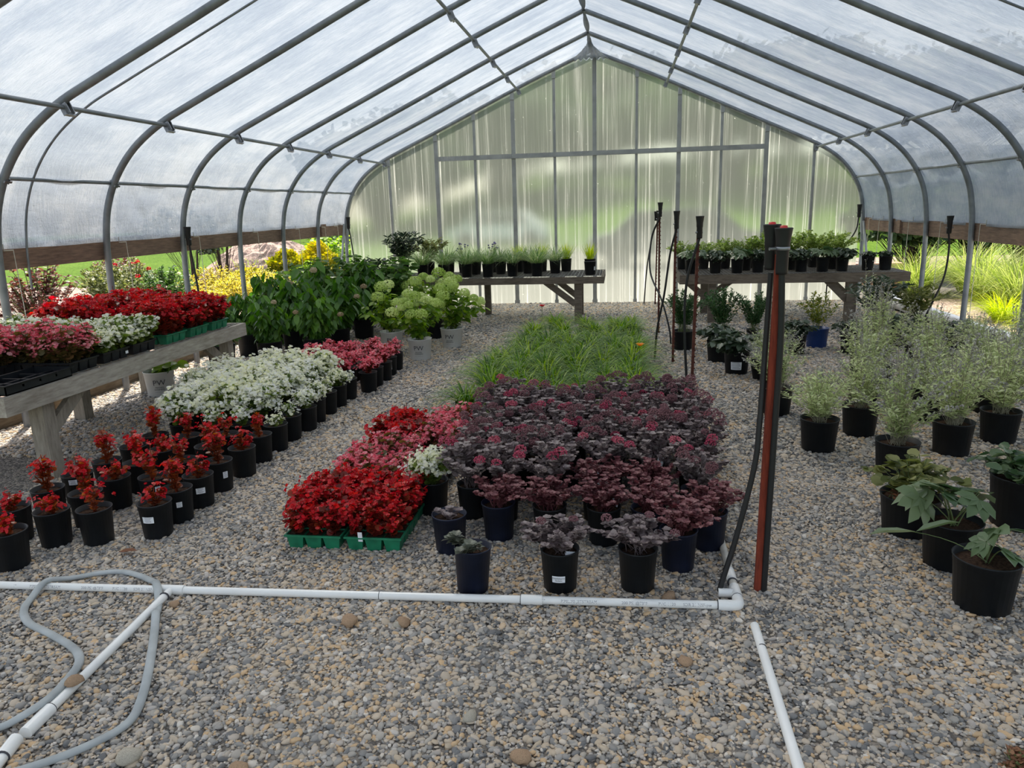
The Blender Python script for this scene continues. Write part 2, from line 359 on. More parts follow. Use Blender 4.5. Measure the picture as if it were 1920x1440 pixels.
def bush(seed, R, H, nst, per, lsize, mat, w=1., tv=OVAL_V, tf=OVAL_F, up=.4, droop=0., stem=.003, h0=0., flat=.4, t0=.2, jit=.4, flowers=None, nfl=0, fR=.05, fn=90, fs=.02, fp=True, base=.05, fz=-.6):
    r = rs(seed); tips = dome_tips(r, nst, R, H, flat, h0); st, at = stems(r, nst, base, tips, stem, 4, 1)
    A = leaves_on(r, at, nst, per, t0, 1, lsize, up, 1, tv, tf, w, 0, droop, jit)
    B = None
    if flowers and nfl:
        c = tips[r.choice(nst, min(nfl, nst), replace=False)] * np.array([1.04, 1.04, 1]) + np.array([0, 0, fR * .5])
        B = mesh('flower_heads', [heads(r, c, fR, fn, fs, PET_V if fp else OCT_V, PET_F if fp else OCT_F, zmin=fz)], [M[flowers]])
    return mesh('leaves', [st, A], [M[mat], M['stem']]), B

# ------------------------------------------------------------------ pots
def pot_mesh(R, H, mat, rim=.006, holes=False, name='pot'):
    r0 = R * .83
    prof = [(.001, .002), (r0 - .006, .002), (r0, .006), (R * .955, H * .86), (R * .965, H * .86), (R * .97, H - rim), (R, H - rim), (R + .001, H), (R - .004, H + .001), (R - .006, H * .84), (.001, H * .84)]
    return mesh(name, [lathe(prof, 30)], [M[mat]])
def soil_mesh(R, H):
    r = rs(7); prof = [(.001, H * .87), (R * .5, H * .875), (R * .93, H * .86)]
    v, f, q, mi = lathe(prof, 18); v = v.copy(); v[:, 2] += r.uniform(-.003, .004, len(v)); return mesh('soil', [(v, f, q, mi)], [M['soil']])
POT = {}
for nm, R_, H_, mt in [('s', .084, .188, 'pot'), ('sb', .084, .188, 'pot_blue'), ('m', .122, .215, 'pot'), ('l', .14, .26, 'pot'), ('w', .135, .235, 'white_pot'), ('t', .075, .15, 'pot'), ('g', .138, .195, 'pot'), ('blue', .125, .22, 'bluepot'), ('tall', .08, .20, 'pot_blue')]:
    POT[nm] = (pot_mesh(R_, H_, mt), soil_mesh(R_, H_), R_, H_)
def curved_patch(R0, R1, z0, z1, a0, a1, off=.0012, n=6):
    """label bent round a pot"""
    V = []; 
    for i in range(n + 1):
        a = a0 + (a1 - a0) * i / n
        for z, R in ((z0, R0), (z1, R1)): V.append(((R + off) * math.cos(a), (R + off) * math.sin(a), z))
    return (V, [(2 * i, 2 * i + 2, 2 * i + 3, 2 * i + 1) for i in range(n)])
def sticker_mesh(R, H, az, w=.05, h=.03, zc=.5, lines=4):
    Rz = lambda z: R * .83 + (R * .955 - R * .83) * (z / (H * .86)) + .001
    z0, z1 = H * zc - h / 2, H * zc + h / 2; da = w / R / 2; ch = []
    v, f = curved_patch(Rz(z0), Rz(z1), z0, z1, az - da, az + da); ch.append((v, f, .5, 0))
    r = rs(int(abs(az) * 100) + 5)
    for i in range(lines):
        z = z1 - h * (i + .8) / (lines + .6); q = r.uniform(.45, .85) * da; s = r.uniform(-.1, .1) * da
        v, f = curved_patch(Rz(z), Rz(z + h * .07), z, z + h * .07, az - q + s, az + q + s, .0017); ch.append((v, f, .5, 1))
    return mesh('label_sticker', ch, [M['label'], M['ink_grey']])
def text_mesh(txt, size, font_extrude=0.):
    cu = bpy.data.curves.new('txt', 'FONT'); cu.body = txt; cu.size = size; cu.align_x = 'CENTER'; cu.align_y = 'CENTER'; cu.resolution_u = 2
    o = bpy.data.objects.new('txt', cu); COL.objects.link(o); dg = bpy.context.evaluated_depsgraph_get(); dg.update()
    me = bpy.data.meshes.new_from_object(o.evaluated_get(dg)); bpy.data.objects.remove(o); bpy.data.curves.remove(cu)
    n = len(me.vertices); co = np.zeros(n * 3); me.vertices.foreach_get('co', co); co = co.reshape(-1, 3)
    tri = []
    for p in me.polygons:
        v = list(p.vertices); tri += [(v[0], v[i], v[i + 1]) for i in range(1, len(v) - 1)]
    bpy.data.meshes.remove(me)
    return co, np.array(tri)
def wrap(co, Rf, az, zc, off=.0012, sx=1.):
    a = az + co[:, 0] * sx / Rf(zc); z = zc + co[:, 1]; R = np.array([Rf(q) for q in z]) + off
    return np.stack([R * np.cos(a), R * np.sin(a), z], -1)

NTH = ['', 'first', 'second', 'third', 'fourth', 'fifth', 'sixth', 'seventh', 'eighth', 'ninth', 'tenth', 'eleventh', 'twelfth', 'thirteenth', 'fourteenth', 'fifteenth']
rng = random.Random(11)
def potted(name, label, cat, potk, plant, loc, group=None, rz=None, psc=1., soil=True, bname='blossoms', fname='foliage', sticker=None, tilt=None, z_up=0.):
    pm, sm, R, H = POT[potk]
    t = thing(name, label, cat, loc, rng.uniform(0, 6.28) if rz is None else rz, group)
    ob('pot', pm, t)
    if soil: ob('soil', sm, t)
    if plant:
        f = ob(fname, plant[0], t, (0, 0, H * .86 + z_up), (0, 0, rng.uniform(0, 6.28)), psc)
        if plant[1]: ob(bname, plant[1], f)
    if sticker is not None:
        st = ob('label_sticker', sticker_mesh(R, H, sticker[0], *sticker[1:]), t)
        st['label'] = 'white printed label on the side of the pot'
        st.rotation_euler = (0, 0, -t.rotation_euler[2])
    if tilt: t.rotation_euler[0], t.rotation_euler[1] = tilt
    return t
CAMV = -PI / 2   # pots: azimuth that faces the path towards the camera
exec_sections = []
# ------------------------------------------------------------------ camera, world, sun
cam = bpy.data.cameras.new('camera'); co = bpy.data.objects.new('camera', cam); COL.objects.link(co); S.camera = co
cam.sensor_width = 36; cam.lens = 36 * 1385 / 1920; cam.clip_end = 300
th, ps, ro = math.radians(13.358), math.radians(8.425), math.radians(1.7)
fw = Vector((-math.sin(ps) * math.cos(th), math.cos(ps) * math.cos(th), -math.sin(th)))
rt = Vector((math.cos(ps), math.sin(ps), 0)); up = rt.cross(fw)
rt, up = rt * math.cos(ro) - up * math.sin(ro), up * math.cos(ro) + rt * math.sin(ro)
mw = Matrix((rt, up, -fw)).transposed().to_4x4(); mw.translation = (0, 0, 1.6); co.matrix_world = mw

w = bpy.data.worlds.new('sky'); S.world = w; w.use_nodes = True; nt = w.node_tree; nt.nodes.clear()
wo = nt.nodes.new('ShaderNodeOutputWorld'); bg = nt.nodes.new('ShaderNodeBackground'); sk = nt.nodes.new('ShaderNodeTexSky')
SUN = Vector((-.34, .62, 1.0)).normalized()
sk.sky_type = 'NISHITA'; sk.sun_disc = False; sk.sun_elevation = math.asin(SUN.z); sk.sun_rotation = math.atan2(SUN.x, SUN.y)
sk.air_density = 1.2; sk.dust_density = 2.5; sk.altitude = 100
hs = nt.nodes.new('ShaderNodeHueSaturation'); hs.inputs['Saturation'].default_value = .55; nt.links.new(sk.outputs[0], hs.inputs['Color']); nt.links.new(hs.outputs[0], bg.inputs[0]); bg.inputs[1].default_value = .22; nt.links.new(bg.outputs[0], wo.inputs[0])
sl = bpy.data.lights.new('sun', 'SUN'); sl.energy = 6.0; sl.angle = .05; sl.color = (1, .93, .82)
so = bpy.data.objects.new('sun', sl); COL.objects.link(so); so.rotation_euler = SUN.to_track_quat('Z', 'Y').to_euler()
S.view_settings.view_transform = 'Standard'; S.view_settings.look = 'None'; S.view_settings.gamma = 1
S.view_settings.use_curve_mapping = False; S.view_settings.exposure = 0.66
S.cycles.max_bounces = 10; S.cycles.transparent_max_bounces = 16; S.cycles.diffuse_bounces = 5; S.cycles.transmission_bounces = 8
S.cycles.use_denoising = True; S.cycles.sample_clamp_indirect = 6; S.cycles.caustics_refractive = True

# ------------------------------------------------------------------ greenhouse frame
CX = -.45
HALF = catmull([(0, 3.98), (.12, 3.935), (1.18, 3.49), (2.4, 2.94), (3.2, 2.585), (3.55, 2.42), (3.84, 2.22), (4.05, 1.98), (4.18, 1.72), (4.24, 1.45), (4.26, 1.2), (4.27, .8), (4.27, 0)], 5)
def profile(cut=None, off=0.):
    h = HALF if cut is None else HALF[HALF[:, 1] >= cut]
    L = h[::-1] * np.array([-1, 1]); P = np.vstack([L, h[1:]])
    if off:
        t = norm(np.gradient(P, axis=0)); P = P + np.stack([-t[:, 1], t[:, 0]], -1) * off
    return P
HY = [12.59 - 1.245 * i for i in range(12)]
PR = profile()
for i, y in enumerate(HY):
    pts = np.stack([PR[:, 0] + CX, np.full(len(PR), y), PR[:, 1]], -1)
    h = ob('hoop_frame', mesh('hoop_frame', tube(pts, .03, 10), [M['steel']]), kind='structure')
    h['label'] = 'curved galvanised roof hoop, %s from the end wall' % NTH[i + 1]
# thin conduit beside the sixth and seventh hoops
for k, (y, o_) in enumerate([(5.43, .02), (12.72, .03)]):
    P2 = profile(1.0, .02); pts = np.stack([P2[:, 0] + CX, np.full(len(P2), y), P2[:, 1]], -1)
    ob('film_rope' if k == 0 else 'trim_3', mesh('film_rope', tube(pts, .009 if k == 0 else .022, 8), [M['steel']]), kind='structure')
def along(name, x, z, r, y0=-1.1, y1=12.6):
    return ob(name, mesh(name, tube([(x, y0, z), (x, y1, z)], r, 10), [M['steel']]), kind='structure')
for nm, dx, z in (('purlin', 1.18, 3.455), ('purlin', 3.5, 2.40), ('purlin', 4.11, 1.93)):
    for s in (-1, 1): along(nm, CX + s * dx, z, .0175 if dx != 4.11 else .016)
# clamps where purlins cross hoops
cv = [box(-.03, .03, -.028, -.018, -.075, .035), box(-.03, .03, .018, .028, -.075, .035), box(-.012, .012, -.05, .05, -.085, -.07)] + tube([(0, -.04, -.06), (0, .04, -.06)], .011, 8) + [box(-.036, .036, -.02, .02, .02, .034)]
cme = mesh('purlin_clamp', cv, [M['steel_dark']], False)
for y in HY:
    for dx, z in ((1.18, 3.47), (3.5, 2.43), (4.11, 1.94)):
        for s in (-1, 1):
            ob('purlin_clamp', cme, None, (CX + s * dx, y + .01, z - .01), (0, s * (.4 if dx < 3.6 else 1.0), 0), 1 if dx < 4 else .7, kind='structure')
# hip boards with film edge, sill timbers
ob('trim_1', mesh('trim_1', [box(-4.79, -4.75, -1.5, 9.9, 1.245, 1.45), box(-4.79, -4.75, 9.905, 12.6, 1.24, 1.445), box(-4.75, -4.72, 11.55, 11.75, 1.25, 1.44)], [M['board']], False), kind='structure')
ob('trim_2', mesh('trim_2', [box(3.84, 3.88, -1.5, 11.2, 1.11, 1.30), box(3.84, 3.88, 11.205, 12.6, 1.115, 1.305), box(3.81, 3.84, 11.0, 11.12, 1.12, 1.29)], [M['board']], False), kind='structure')
sill = [box(-4.90, -4.86, 2.4 + 2.44 * i, 4.83 + 2.44 * i, 0, .2 + .01 * (i % 2)) for i in range(5)] + [box(-4.86, -4.81, 3.1 + 1.22 * i, 3.19 + 1.22 * i, 0, .17) for i in range(8)]
ob('baseboard_left', mesh('baseboard_left', sill, [M['sill']], False), kind='structure')
r = rs(3); nn = 90; ys = np.linspace(4, 12.6, nn); prof = [(4.02, 0), (3.97, .03), (3.955, .10), (3.965, .165), (4.0, .19), (4.06, .185), (4.1, 0)]
V = np.array([[(x + .012 * vnoise(np.array([y * 5.]), np.array([k * 1.7]))[0] * 2, y, z + (.015 * vnoise(np.array([y * 3.]), np.array([k * 1.]), 4)[0] if z > 0 else 0)) for k, (x, z) in enumerate(prof)] for y in ys]).reshape(-1, 3)
i, j = np.meshgrid(np.arange(nn - 1), np.arange(6), indexing='ij'); o = i * 7 + j
ob('baseboard_right', mesh('baseboard_right', [(V, np.stack([o, o + 7, o + 8, o + 1], -1).reshape(-1, 4))], [M['white_film']]), kind='structure')

# film cover
def film_mat(st=(.35, 3.2, .35)):
    m, nt, out = newmat('greenhouse_film')
    v = coords(nt, (1.0, 1.0, 1.0)); v2 = coords(nt, st); v3 = coords(nt, (2.2, 9, 2.2))
    n1 = noise(nt, 1.6, 5, v, .6); n2 = noise(nt, 2.0, 6, v2, .65); n3 = noise(nt, 5, 5, v3, .7)
    ad = N(nt, 'ShaderNodeMath', operation='ADD'); nt.links.new(n1, ad.inputs[0]); nt.links.new(n2, ad.inputs[1])
    ad2 = N(nt, 'ShaderNodeMath', operation='MULTIPLY_ADD'); nt.links.new(n3, ad2.inputs[0]); ad2.inputs[1].default_value = .7; nt.links.new(ad.outputs[0], ad2.inputs[2])
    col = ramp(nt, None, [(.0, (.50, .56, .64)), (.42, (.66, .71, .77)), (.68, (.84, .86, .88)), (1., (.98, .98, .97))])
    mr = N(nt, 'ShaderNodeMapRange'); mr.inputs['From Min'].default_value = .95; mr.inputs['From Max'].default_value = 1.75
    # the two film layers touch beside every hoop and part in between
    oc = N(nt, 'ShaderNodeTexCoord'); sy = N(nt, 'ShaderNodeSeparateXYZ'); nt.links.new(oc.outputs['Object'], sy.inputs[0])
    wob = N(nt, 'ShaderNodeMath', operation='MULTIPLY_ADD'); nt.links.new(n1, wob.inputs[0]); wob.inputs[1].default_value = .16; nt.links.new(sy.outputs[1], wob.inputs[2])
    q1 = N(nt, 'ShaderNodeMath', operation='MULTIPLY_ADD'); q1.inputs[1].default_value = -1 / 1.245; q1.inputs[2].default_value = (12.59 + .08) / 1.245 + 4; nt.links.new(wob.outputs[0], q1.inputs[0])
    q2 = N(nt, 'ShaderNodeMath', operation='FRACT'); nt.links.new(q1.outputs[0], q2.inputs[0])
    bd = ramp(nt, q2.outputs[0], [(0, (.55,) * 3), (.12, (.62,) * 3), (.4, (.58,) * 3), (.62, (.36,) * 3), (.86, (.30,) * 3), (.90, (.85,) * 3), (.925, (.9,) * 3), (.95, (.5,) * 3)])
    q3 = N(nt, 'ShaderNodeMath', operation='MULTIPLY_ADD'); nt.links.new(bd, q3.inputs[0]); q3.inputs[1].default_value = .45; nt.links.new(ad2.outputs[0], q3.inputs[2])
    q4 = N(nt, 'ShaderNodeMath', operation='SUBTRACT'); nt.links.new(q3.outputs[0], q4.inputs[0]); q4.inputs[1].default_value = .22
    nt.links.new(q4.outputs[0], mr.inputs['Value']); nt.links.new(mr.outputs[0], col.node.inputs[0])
    bn = bump(nt, ad2.outputs[0], .6, .06)
    tl = N(nt, 'ShaderNodeBsdfTranslucent'); tc = N(nt, 'ShaderNodeMix', data_type='RGBA', blend_type='MULTIPLY'); tc.inputs['Factor'].default_value = 1; tc.inputs[7].default_value = (.29, .315, .35, 1); nt.links.new(col, tc.inputs[6]); nt.links.new(tc.outputs[2], tl.inputs[0]); nt.links.new(bn, tl.inputs['Normal'])
    df = N(nt, 'ShaderNodeBsdfDiffuse'); nt.links.new(col, df.inputs[0]); nt.links.new(bn, df.inputs['Normal'])
    gl = N(nt, 'ShaderNodeBsdfGlossy'); gl.inputs['Roughness'].default_value = .3; gl.inputs['Color'].default_value = (.8, .8, .8, 1); nt.links.new(bn, gl.inputs['Normal'])
    tp = N(nt, 'ShaderNodeBsdfTransparent'); tp.inputs[0].default_value = (.95, .95, .94, 1)
    a = N(nt, 'ShaderNodeMixShader'); a.inputs[0].default_value = .33; nt.links.new(tl.outputs[0], a.inputs[1]); nt.links.new(df.outputs[0], a.inputs[2])
    b = N(nt, 'ShaderNodeMixShader'); b.inputs[0].default_value = .07; nt.links.new(a.outputs[0], b.inputs[1]); nt.links.new(gl.outputs[0], b.inputs[2])
    c = N(nt, 'ShaderNodeMixShader'); c.inputs[0].default_value = .075; nt.links.new(b.outputs[0], c.inputs[1]); nt.links.new(tp.outputs[0], c.inputs[2])
    nt.links.new(c.outputs[0], out.inputs[0]); return m
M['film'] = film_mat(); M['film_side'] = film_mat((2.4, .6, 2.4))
def film(name, lo, hi, y0, y1, dy=.045):
    """part of the cover between two signed arc positions"""
    P = profile(None, .036); P = np.stack([np.interp(np.linspace(0, len(P) - 1, 900), np.arange(len(P)), P[:, k]) for k in (0, 1)], -1); d = np.r_[0, np.cumsum(np.linalg.norm(np.diff(P, axis=0), axis=1))]
    sgn = P[:, 0]
    keep = (P[:, 1] > np.where(P[:, 0] < 0, 1.40, 1.27))
    s0 = d[keep][0]; s1 = d[keep][-1]; mid = (s0 + s1) / 2
    eave = d[np.argmin(np.abs(P[:, 0] + 3.53) + (P[:, 1] < 2) * 9)] - mid
    a = {'L': s0 - mid, 'l': eave, 'r': -eave, 'R': s1 - mid}
    ss = np.arange(a[lo], a[hi] + .001, (a[hi] - a[lo]) / max(4, int((a[hi] - a[lo]) / .05))); ys = np.arange(y0, y1 + dy / 2, dy)
    t = norm(np.gradient(P, axis=0)); nm = np.stack([-t[:, 1], t[:, 0]], -1)
    px, pz = np.interp(ss + mid, d, P[:, 0]), np.interp(ss + mid, d, P[:, 1]); nx, nz = np.interp(ss + mid, d, nm[:, 0]), np.interp(ss + mid, d, nm[:, 1])
    Sg, Yg = np.meshgrid(ss, ys, indexing='ij'); ph = (12.59 - Yg) / 1.245; fr = ph - np.floor(ph)
    sag = -.022 * np.sin(PI * fr) ** 2
    side = np.clip((np.abs(Sg) - abs(eave) + .25) / .5, 0, 1)
    wr = .024 * vnoise(Sg * 9 + 2.0 * vnoise(Yg * 1.7, Sg, 3), Yg * .9, 1) * np.sin(PI * fr) ** .7 * (.25 + .9 * side)
    wr += .010 * vnoise(Sg * 3, Yg * 9 + Sg * 1.3, 2) * (1 - .6 * side) + .008 * vnoise((Sg + Yg) * 7, (Sg - Yg) * 2.5, 5) * side
    low = np.clip((np.abs(Sg) - abs(eave) - .75) / .5, 0, 1)
    wr += .02 * low * vnoise(Yg * 7 + np.where(fr > .5, 1, -1) * Sg * 8, Sg * 1.2, 8)
    endm = np.clip((Yg - 11.5) / 1.1, 0, 1); wr += .03 * endm * vnoise(Yg * 3 + Sg * 6, Yg * 4 - Sg, 9)
    q = np.abs(np.sin(PI * fr)); off = sag + wr * np.clip(q * 4, .15, 1)
    X = CX + px[:, None] + nx[:, None] * off; Z = pz[:, None] + nz[:, None] * off
    n, m_ = Sg.shape; i, j = np.meshgrid(np.arange(n - 1), np.arange(m_ - 1), indexing='ij'); o = i * m_ + j
    return ob(name, mesh(name, [(np.stack([X, Yg, Z], -1).reshape(-1, 3), np.stack([o, o + 1, o + m_ + 1, o + m_], -1).reshape(-1, 4))], [M['film' if name == 'ceiling' else 'film_side']]), kind='structure')
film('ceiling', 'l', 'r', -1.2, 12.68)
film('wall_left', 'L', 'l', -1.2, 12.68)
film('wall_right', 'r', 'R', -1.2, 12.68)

# end wall: fluted polycarbonate sheets between studs
def poly_mat():
    m, nt, out = newmat('fluted_polycarbonate')
    v = coords(nt, (16, 1, .22)); v2 = coords(nt, (55, 1, .35)); v3 = coords(nt, (.5, 1, .55)); vd = coords(nt, (7, 1, 5))
    n1 = noise(nt, 1.0, 5, v, .75); n2 = noise(nt, 1.0, 4, v2, .7); n3 = noise(nt, 2.0, 4, v3); n4 = noise(nt, 6, 2, vd)
    gr = N(nt, 'ShaderNodeMath', operation='MULTIPLY_ADD'); nt.links.new(n2, gr.inputs[0]); gr.inputs[1].default_value = .6; nt.links.new(n1, gr.inputs[2])
    mr = N(nt, 'ShaderNodeMapRange'); mr.inputs['From Min'].default_value = .72; mr.inputs['From Max'].default_value = 1.06; nt.links.new(gr.outputs[0], mr.inputs['Value'])
    pw = N(nt, 'ShaderNodeMath', operation='POWER'); nt.links.new(mr.outputs[0], pw.inputs[0]); pw.inputs[1].default_value = 2.6
    sp = N(nt, 'ShaderNodeMapRange'); sp.inputs['From Min'].default_value = .70; sp.inputs['From Max'].default_value = .78; nt.links.new(n4, sp.inputs['Value'])
    # glow of sunlit ground outside, put into the colour towards the sheets' foot
    geo = N(nt, 'ShaderNodeNewGeometry'); sx = N(nt, 'ShaderNodeSeparateXYZ'); nt.links.new(geo.outputs['Position'], sx.inputs[0])
    ft = N(nt, 'ShaderNodeMapRange'); ft.inputs['From Min'].default_value = 1.3; ft.inputs['From Max'].default_value = -.1; ft.inputs['To Max'].default_value = .34; nt.links.new(sx.outputs[2], ft.inputs['Value'])
    s1 = N(nt, 'ShaderNodeMath', operation='MAXIMUM'); nt.links.new(pw.outputs[0], s1.inputs[0]); nt.links.new(sp.outputs[0], s1.inputs[1])
    s2 = N(nt, 'ShaderNodeMath', operation='ADD'); nt.links.new(s1.outputs[0], s2.inputs[0]); nt.links.new(ft.outputs[0], s2.inputs[1]); s2.use_clamp = True
    tl = N(nt, 'ShaderNodeBsdfTranslucent'); nt.links.new(ramp(nt, s2.outputs[0], [(0, (.24, .26, .215)), (.5, (.46, .465, .41)), (1, (.84, .82, .72))]), tl.inputs[0])
    gs = N(nt, 'ShaderNodeBsdfRefraction'); gs.inputs['IOR'].default_value = 1.06; gs.inputs['Roughness'].default_value = .45; gs.inputs['Color'].default_value = (.80, .86, .78, 1)
    gl = N(nt, 'ShaderNodeBsdfGlossy'); gl.inputs['Roughness'].default_value = .25
    mf = N(nt, 'ShaderNodeMapRange'); mf.inputs['To Min'].default_value = .34; mf.inputs['To Max'].default_value = .95; nt.links.new(s2.outputs[0], mf.inputs['Value'])
    a = N(nt, 'ShaderNodeMixShader'); nt.links.new(mf.outputs[0], a.inputs[0]); nt.links.new(gs.outputs[0], a.inputs[1]); nt.links.new(tl.outputs[0], a.inputs[2])
    b = N(nt, 'ShaderNodeMixShader'); b.inputs[0].default_value = .05; nt.links.new(a.outputs[0], b.inputs[1]); nt.links.new(gl.outputs[0], b.inputs[2])
    nt.links.new(b.outputs[0], out.inputs[0]); return m
M['poly'] = poly_mat()
STX = [-3.87, -3.04, -2.38, -1.73, -1.05, -.4, .27, .94, 1.6, 2.29, 3.02]
def wall_grid(y, cut_top=3.93, inset=.01):
    P = profile(); xs = np.unique(np.r_[np.linspace(-4.22, 4.22, 90), 0]); up_ = P[P[:, 1] > 1.0]
    V, F = [], []; nz = 14
    for x in xs:
        zt = min(np.interp(x, up_[:, 0], up_[:, 1]) + inset, cut_top)
        V += [(x + CX, y, .0 + zt * k / nz) for k in range(nz + 1)]
    for i in range(len(xs) - 1):
        for k in range(nz):
            o = i * (nz + 1) + k; F.append((o, o + nz + 1, o + nz + 2, o + 1))
    return np.array(V), np.array(F)
V, F = wall_grid(12.66)
ob('wall_back', mesh('wall_back', [(V, F)], [M['poly']], False), kind='structure')
Pp = PR[PR[:, 1] > 1.0]
for i, x in enumerate(STX):
    zt = float(np.interp(x - CX, Pp[:, 0], Pp[:, 1])) - .03; wd = .065 if i in (1, 3, 5, 7, 9) else .042
    ch = [box(x - wd / 2, x + wd / 2, 12.61, 12.65, .03, zt), box(x - .03, x + .03, 12.585, 12.61, zt - .10, zt + .03), box(x - wd / 2 - .01, x + wd / 2 + .01, 12.60, 12.655, 0, .06)]
    o = ob('wall_stud', mesh('wall_stud', ch, [M['alu']], False), kind='structure'); o['label'] = 'vertical aluminium stud, %s from the left in the end wall' % NTH[i + 1]
for a, b, yy in ((-3.0, -1.76, 12.59), (-1.76, .94, 12.6), (.94, 2.26, 12.59)):
    ch = [box(a, b, yy, yy + .02, 2.40, 2.475)]
    if yy == 12.6: ch += [box(a, b, yy - .03, yy + .01, 2.40, 2.43)]
    ob('wall_rail', mesh('wall_rail', ch, [M['alu']], False), kind='structure')
# gathered film flap under the ridge at the end wall
r = rs(5); V = []; nn = 30
for i in range(nn + 1):
    x = -.30 + .60 * i / nn; zt = 3.98 - abs(x) * .42
    for k in range(8):
        q = k / 7; V.append((CX + x * (.35 + .65 * q), 11.9 + .72 * q + .02 * math.sin(i * 2.1) * q, (3.99 - abs(x) * .42) * (1 - q) + (3.86 + .02 * math.cos(i * 1.4) - .02 * abs(x)) * q - .015 * math.sin(i * 1.9) * (1 - q)))
i, j = np.meshgrid(np.arange(nn), np.arange(7), indexing='ij'); o = i * 8 + j
ob('film_flap', mesh('film_flap', [(V, np.stack([o, o + 8, o + 9, o + 1], -1).reshape(-1, 4))], [M['film']]), kind='structure')
# corner braces
for k, (a, b) in enumerate((((-4.66, 12.4, 1.42), (-4.62, 11.75, 0.0)), ((3.76, 12.4, 1.25), (3.72, 11.6, 0.0)))):
    ob('corner_brace', mesh('corner_brace', tube([a, b], .02, 8), [M['alu']]), kind='structure')

# ------------------------------------------------------------------ grounds
def ground_mat(name, cols, scale=70, bstr=.9, big=1.5):
    m, nt, out = newmat(name); p = principled(nt, out, 1.0, .04); v = coords(nt)
    vo = N(nt, 'ShaderNodeTexVoronoi'); vo.inputs['Scale'].default_value = scale; nt.links.new(v, vo.inputs['Vector'])
    sx = N(nt, 'ShaderNodeSeparateXYZ'); nt.links.new(vo.outputs['Color'], sx.inputs[0])
    n = noise(nt, big, 3, v); ad = N(nt, 'ShaderNodeMath', operation='MULTIPLY_ADD'); nt.links.new(n, ad.inputs[0]); ad.inputs[1].default_value = .7; nt.links.new(sx.outputs[0], ad.inputs[2])
    sb = N(nt, 'ShaderNodeMath', operation='SUBTRACT'); nt.links.new(ad.outputs[0], sb.inputs[0]); sb.inputs[1].default_value = .35
    nt.links.new(ramp(nt, sb.outputs[0], cols), p.inputs['Base Color'])
    nt.links.new(bump(nt, vo.outputs['Distance'], bstr, -.012), p.inputs['Normal']); return m
STONE = [(.0, (.10, .10, .101)), (.18, (.19, .186, .182)), (.36, (.31, .292, .268)), (.52, (.43, .385, .33)), (.66, (.50, .40, .29)), (.78, (.56, .46, .35)), (.88, (.42, .38, .35)), (.96, (.68, .62, .54)), (1., (.58, .40, .23))]
M['gravel_base'] = ground_mat('fine_gravel', [(0, (.10, .09, .08)), (.5, (.22, .20, .18)), (1, (.38, .33, .27))], 75)
M['lawn'] = ground_mat('mown_lawn', [(0, (.035, .075, .008)), (.5, (.07, .13, .014)), (1, (.12, .19, .025))], 22, .5, .25)
M['mulch_bed'] = ground_mat('mulch_bed', [(0, (.20, .15, .12)), (.5, (.33, .25, .205)), (1, (.48, .39, .33))], 40)
M['drive'] = ground_mat('gravel_drive', [(0, (.11, .10, .09)), (.5, (.16, .15, .13)), (1, (.22, .205, .18))], 60)
def sheet(name, x0, x1, y0, y1, z, mat, nx=2, ny=2, fz=None, kind='structure'):
    xs, ys = np.linspace(x0, x1, nx), np.linspace(y0, y1, ny); X, Y = np.meshgrid(xs, ys, indexing='ij'); Z = np.full(X.shape, z) if fz is None else fz(X, Y) + z
    i, j = np.meshgrid(np.arange(nx - 1), np.arange(ny - 1), indexing='ij'); o = i * ny + j
    return ob(name, mesh(name, [(np.stack([X, Y, Z], -1).reshape(-1, 3), np.stack([o, o + ny, o + ny + 1, o + 1], -1).reshape(-1, 4))], [M[mat]]), kind=kind)
floor = sheet('floor', -4.86, 4.0, .4, 12.7, 0, 'gravel_base', 60, 80, lambda X, Y: .006 * vnoise(X * 2.2, Y * 2.2, 4))
hill = lambda X, Y: np.clip((Y - 31) / 36, 0, 1) ** 1.2 * 5.5 * (1 / (1 + np.exp(-(X + 14) / 5)))
sheet('ground', -70, 60, -12, 90, -.05, 'lawn', 90, 90, hill)
sheet('mulch_bed', -16, -4.91, 1.5, 17.2, -.02, 'mulch_bed', 40, 40, lambda X, Y: .05 * vnoise(X * .8, Y * .8, 2) - .03 * (X > -5.2))
sheet('gravel_path', -4.8, 6.2, 12.75, 31, -.01, 'drive')
sheet('soil_bed', 6.2, 14, 12.74, 22, -.012, 'mulch_bed')
sheet('soil_bed', 4.1, 12, .5, 12.74, -.01, 'mulch_bed')

# pebbles: nobody could count them, so each spread is one object of instanced stones
def peb_mat():
    m, nt, out = newmat('pebble'); p = principled(nt, out, .62, .35); oi = N(nt, 'ShaderNodeObjectInfo')
    n = noise(nt, 1.3, 2, None); tc = N(nt, 'ShaderNodeMapping'); nt.links.new(oi.outputs['Location'], tc.inputs[0]); nt.links.new(tc.outputs[0], n.node.inputs['Vector'])
    ad = N(nt, 'ShaderNodeMath', operation='MULTIPLY_ADD'); nt.links.new(n, ad.inputs[0]); ad.inputs[1].default_value = .75; nt.links.new(oi.outputs['Random'], ad.inputs[2])
    sb = N(nt, 'ShaderNodeMath', operation='SUBTRACT'); nt.links.new(ad.outputs[0], sb.inputs[0]); sb.inputs[1].default_value = .29
    c = ramp(nt, sb.outputs[0], STONE); g = noise(nt, 60, 3, coords(nt)); mx = N(nt, 'ShaderNodeMix', data_type='RGBA', blend_type='MULTIPLY')
    mx.inputs['Factor'].default_value = .5; nt.links.new(c, mx.inputs[6]); nt.links.new(ramp(nt, g, [(.3, (.7, .7, .7)), (.7, (1.15, 1.15, 1.15))]), mx.inputs[7])
    nt.links.new(mx.outputs[2], p.inputs['Base Color']); return m
M['pebble'] = peb_mat()
import bmesh
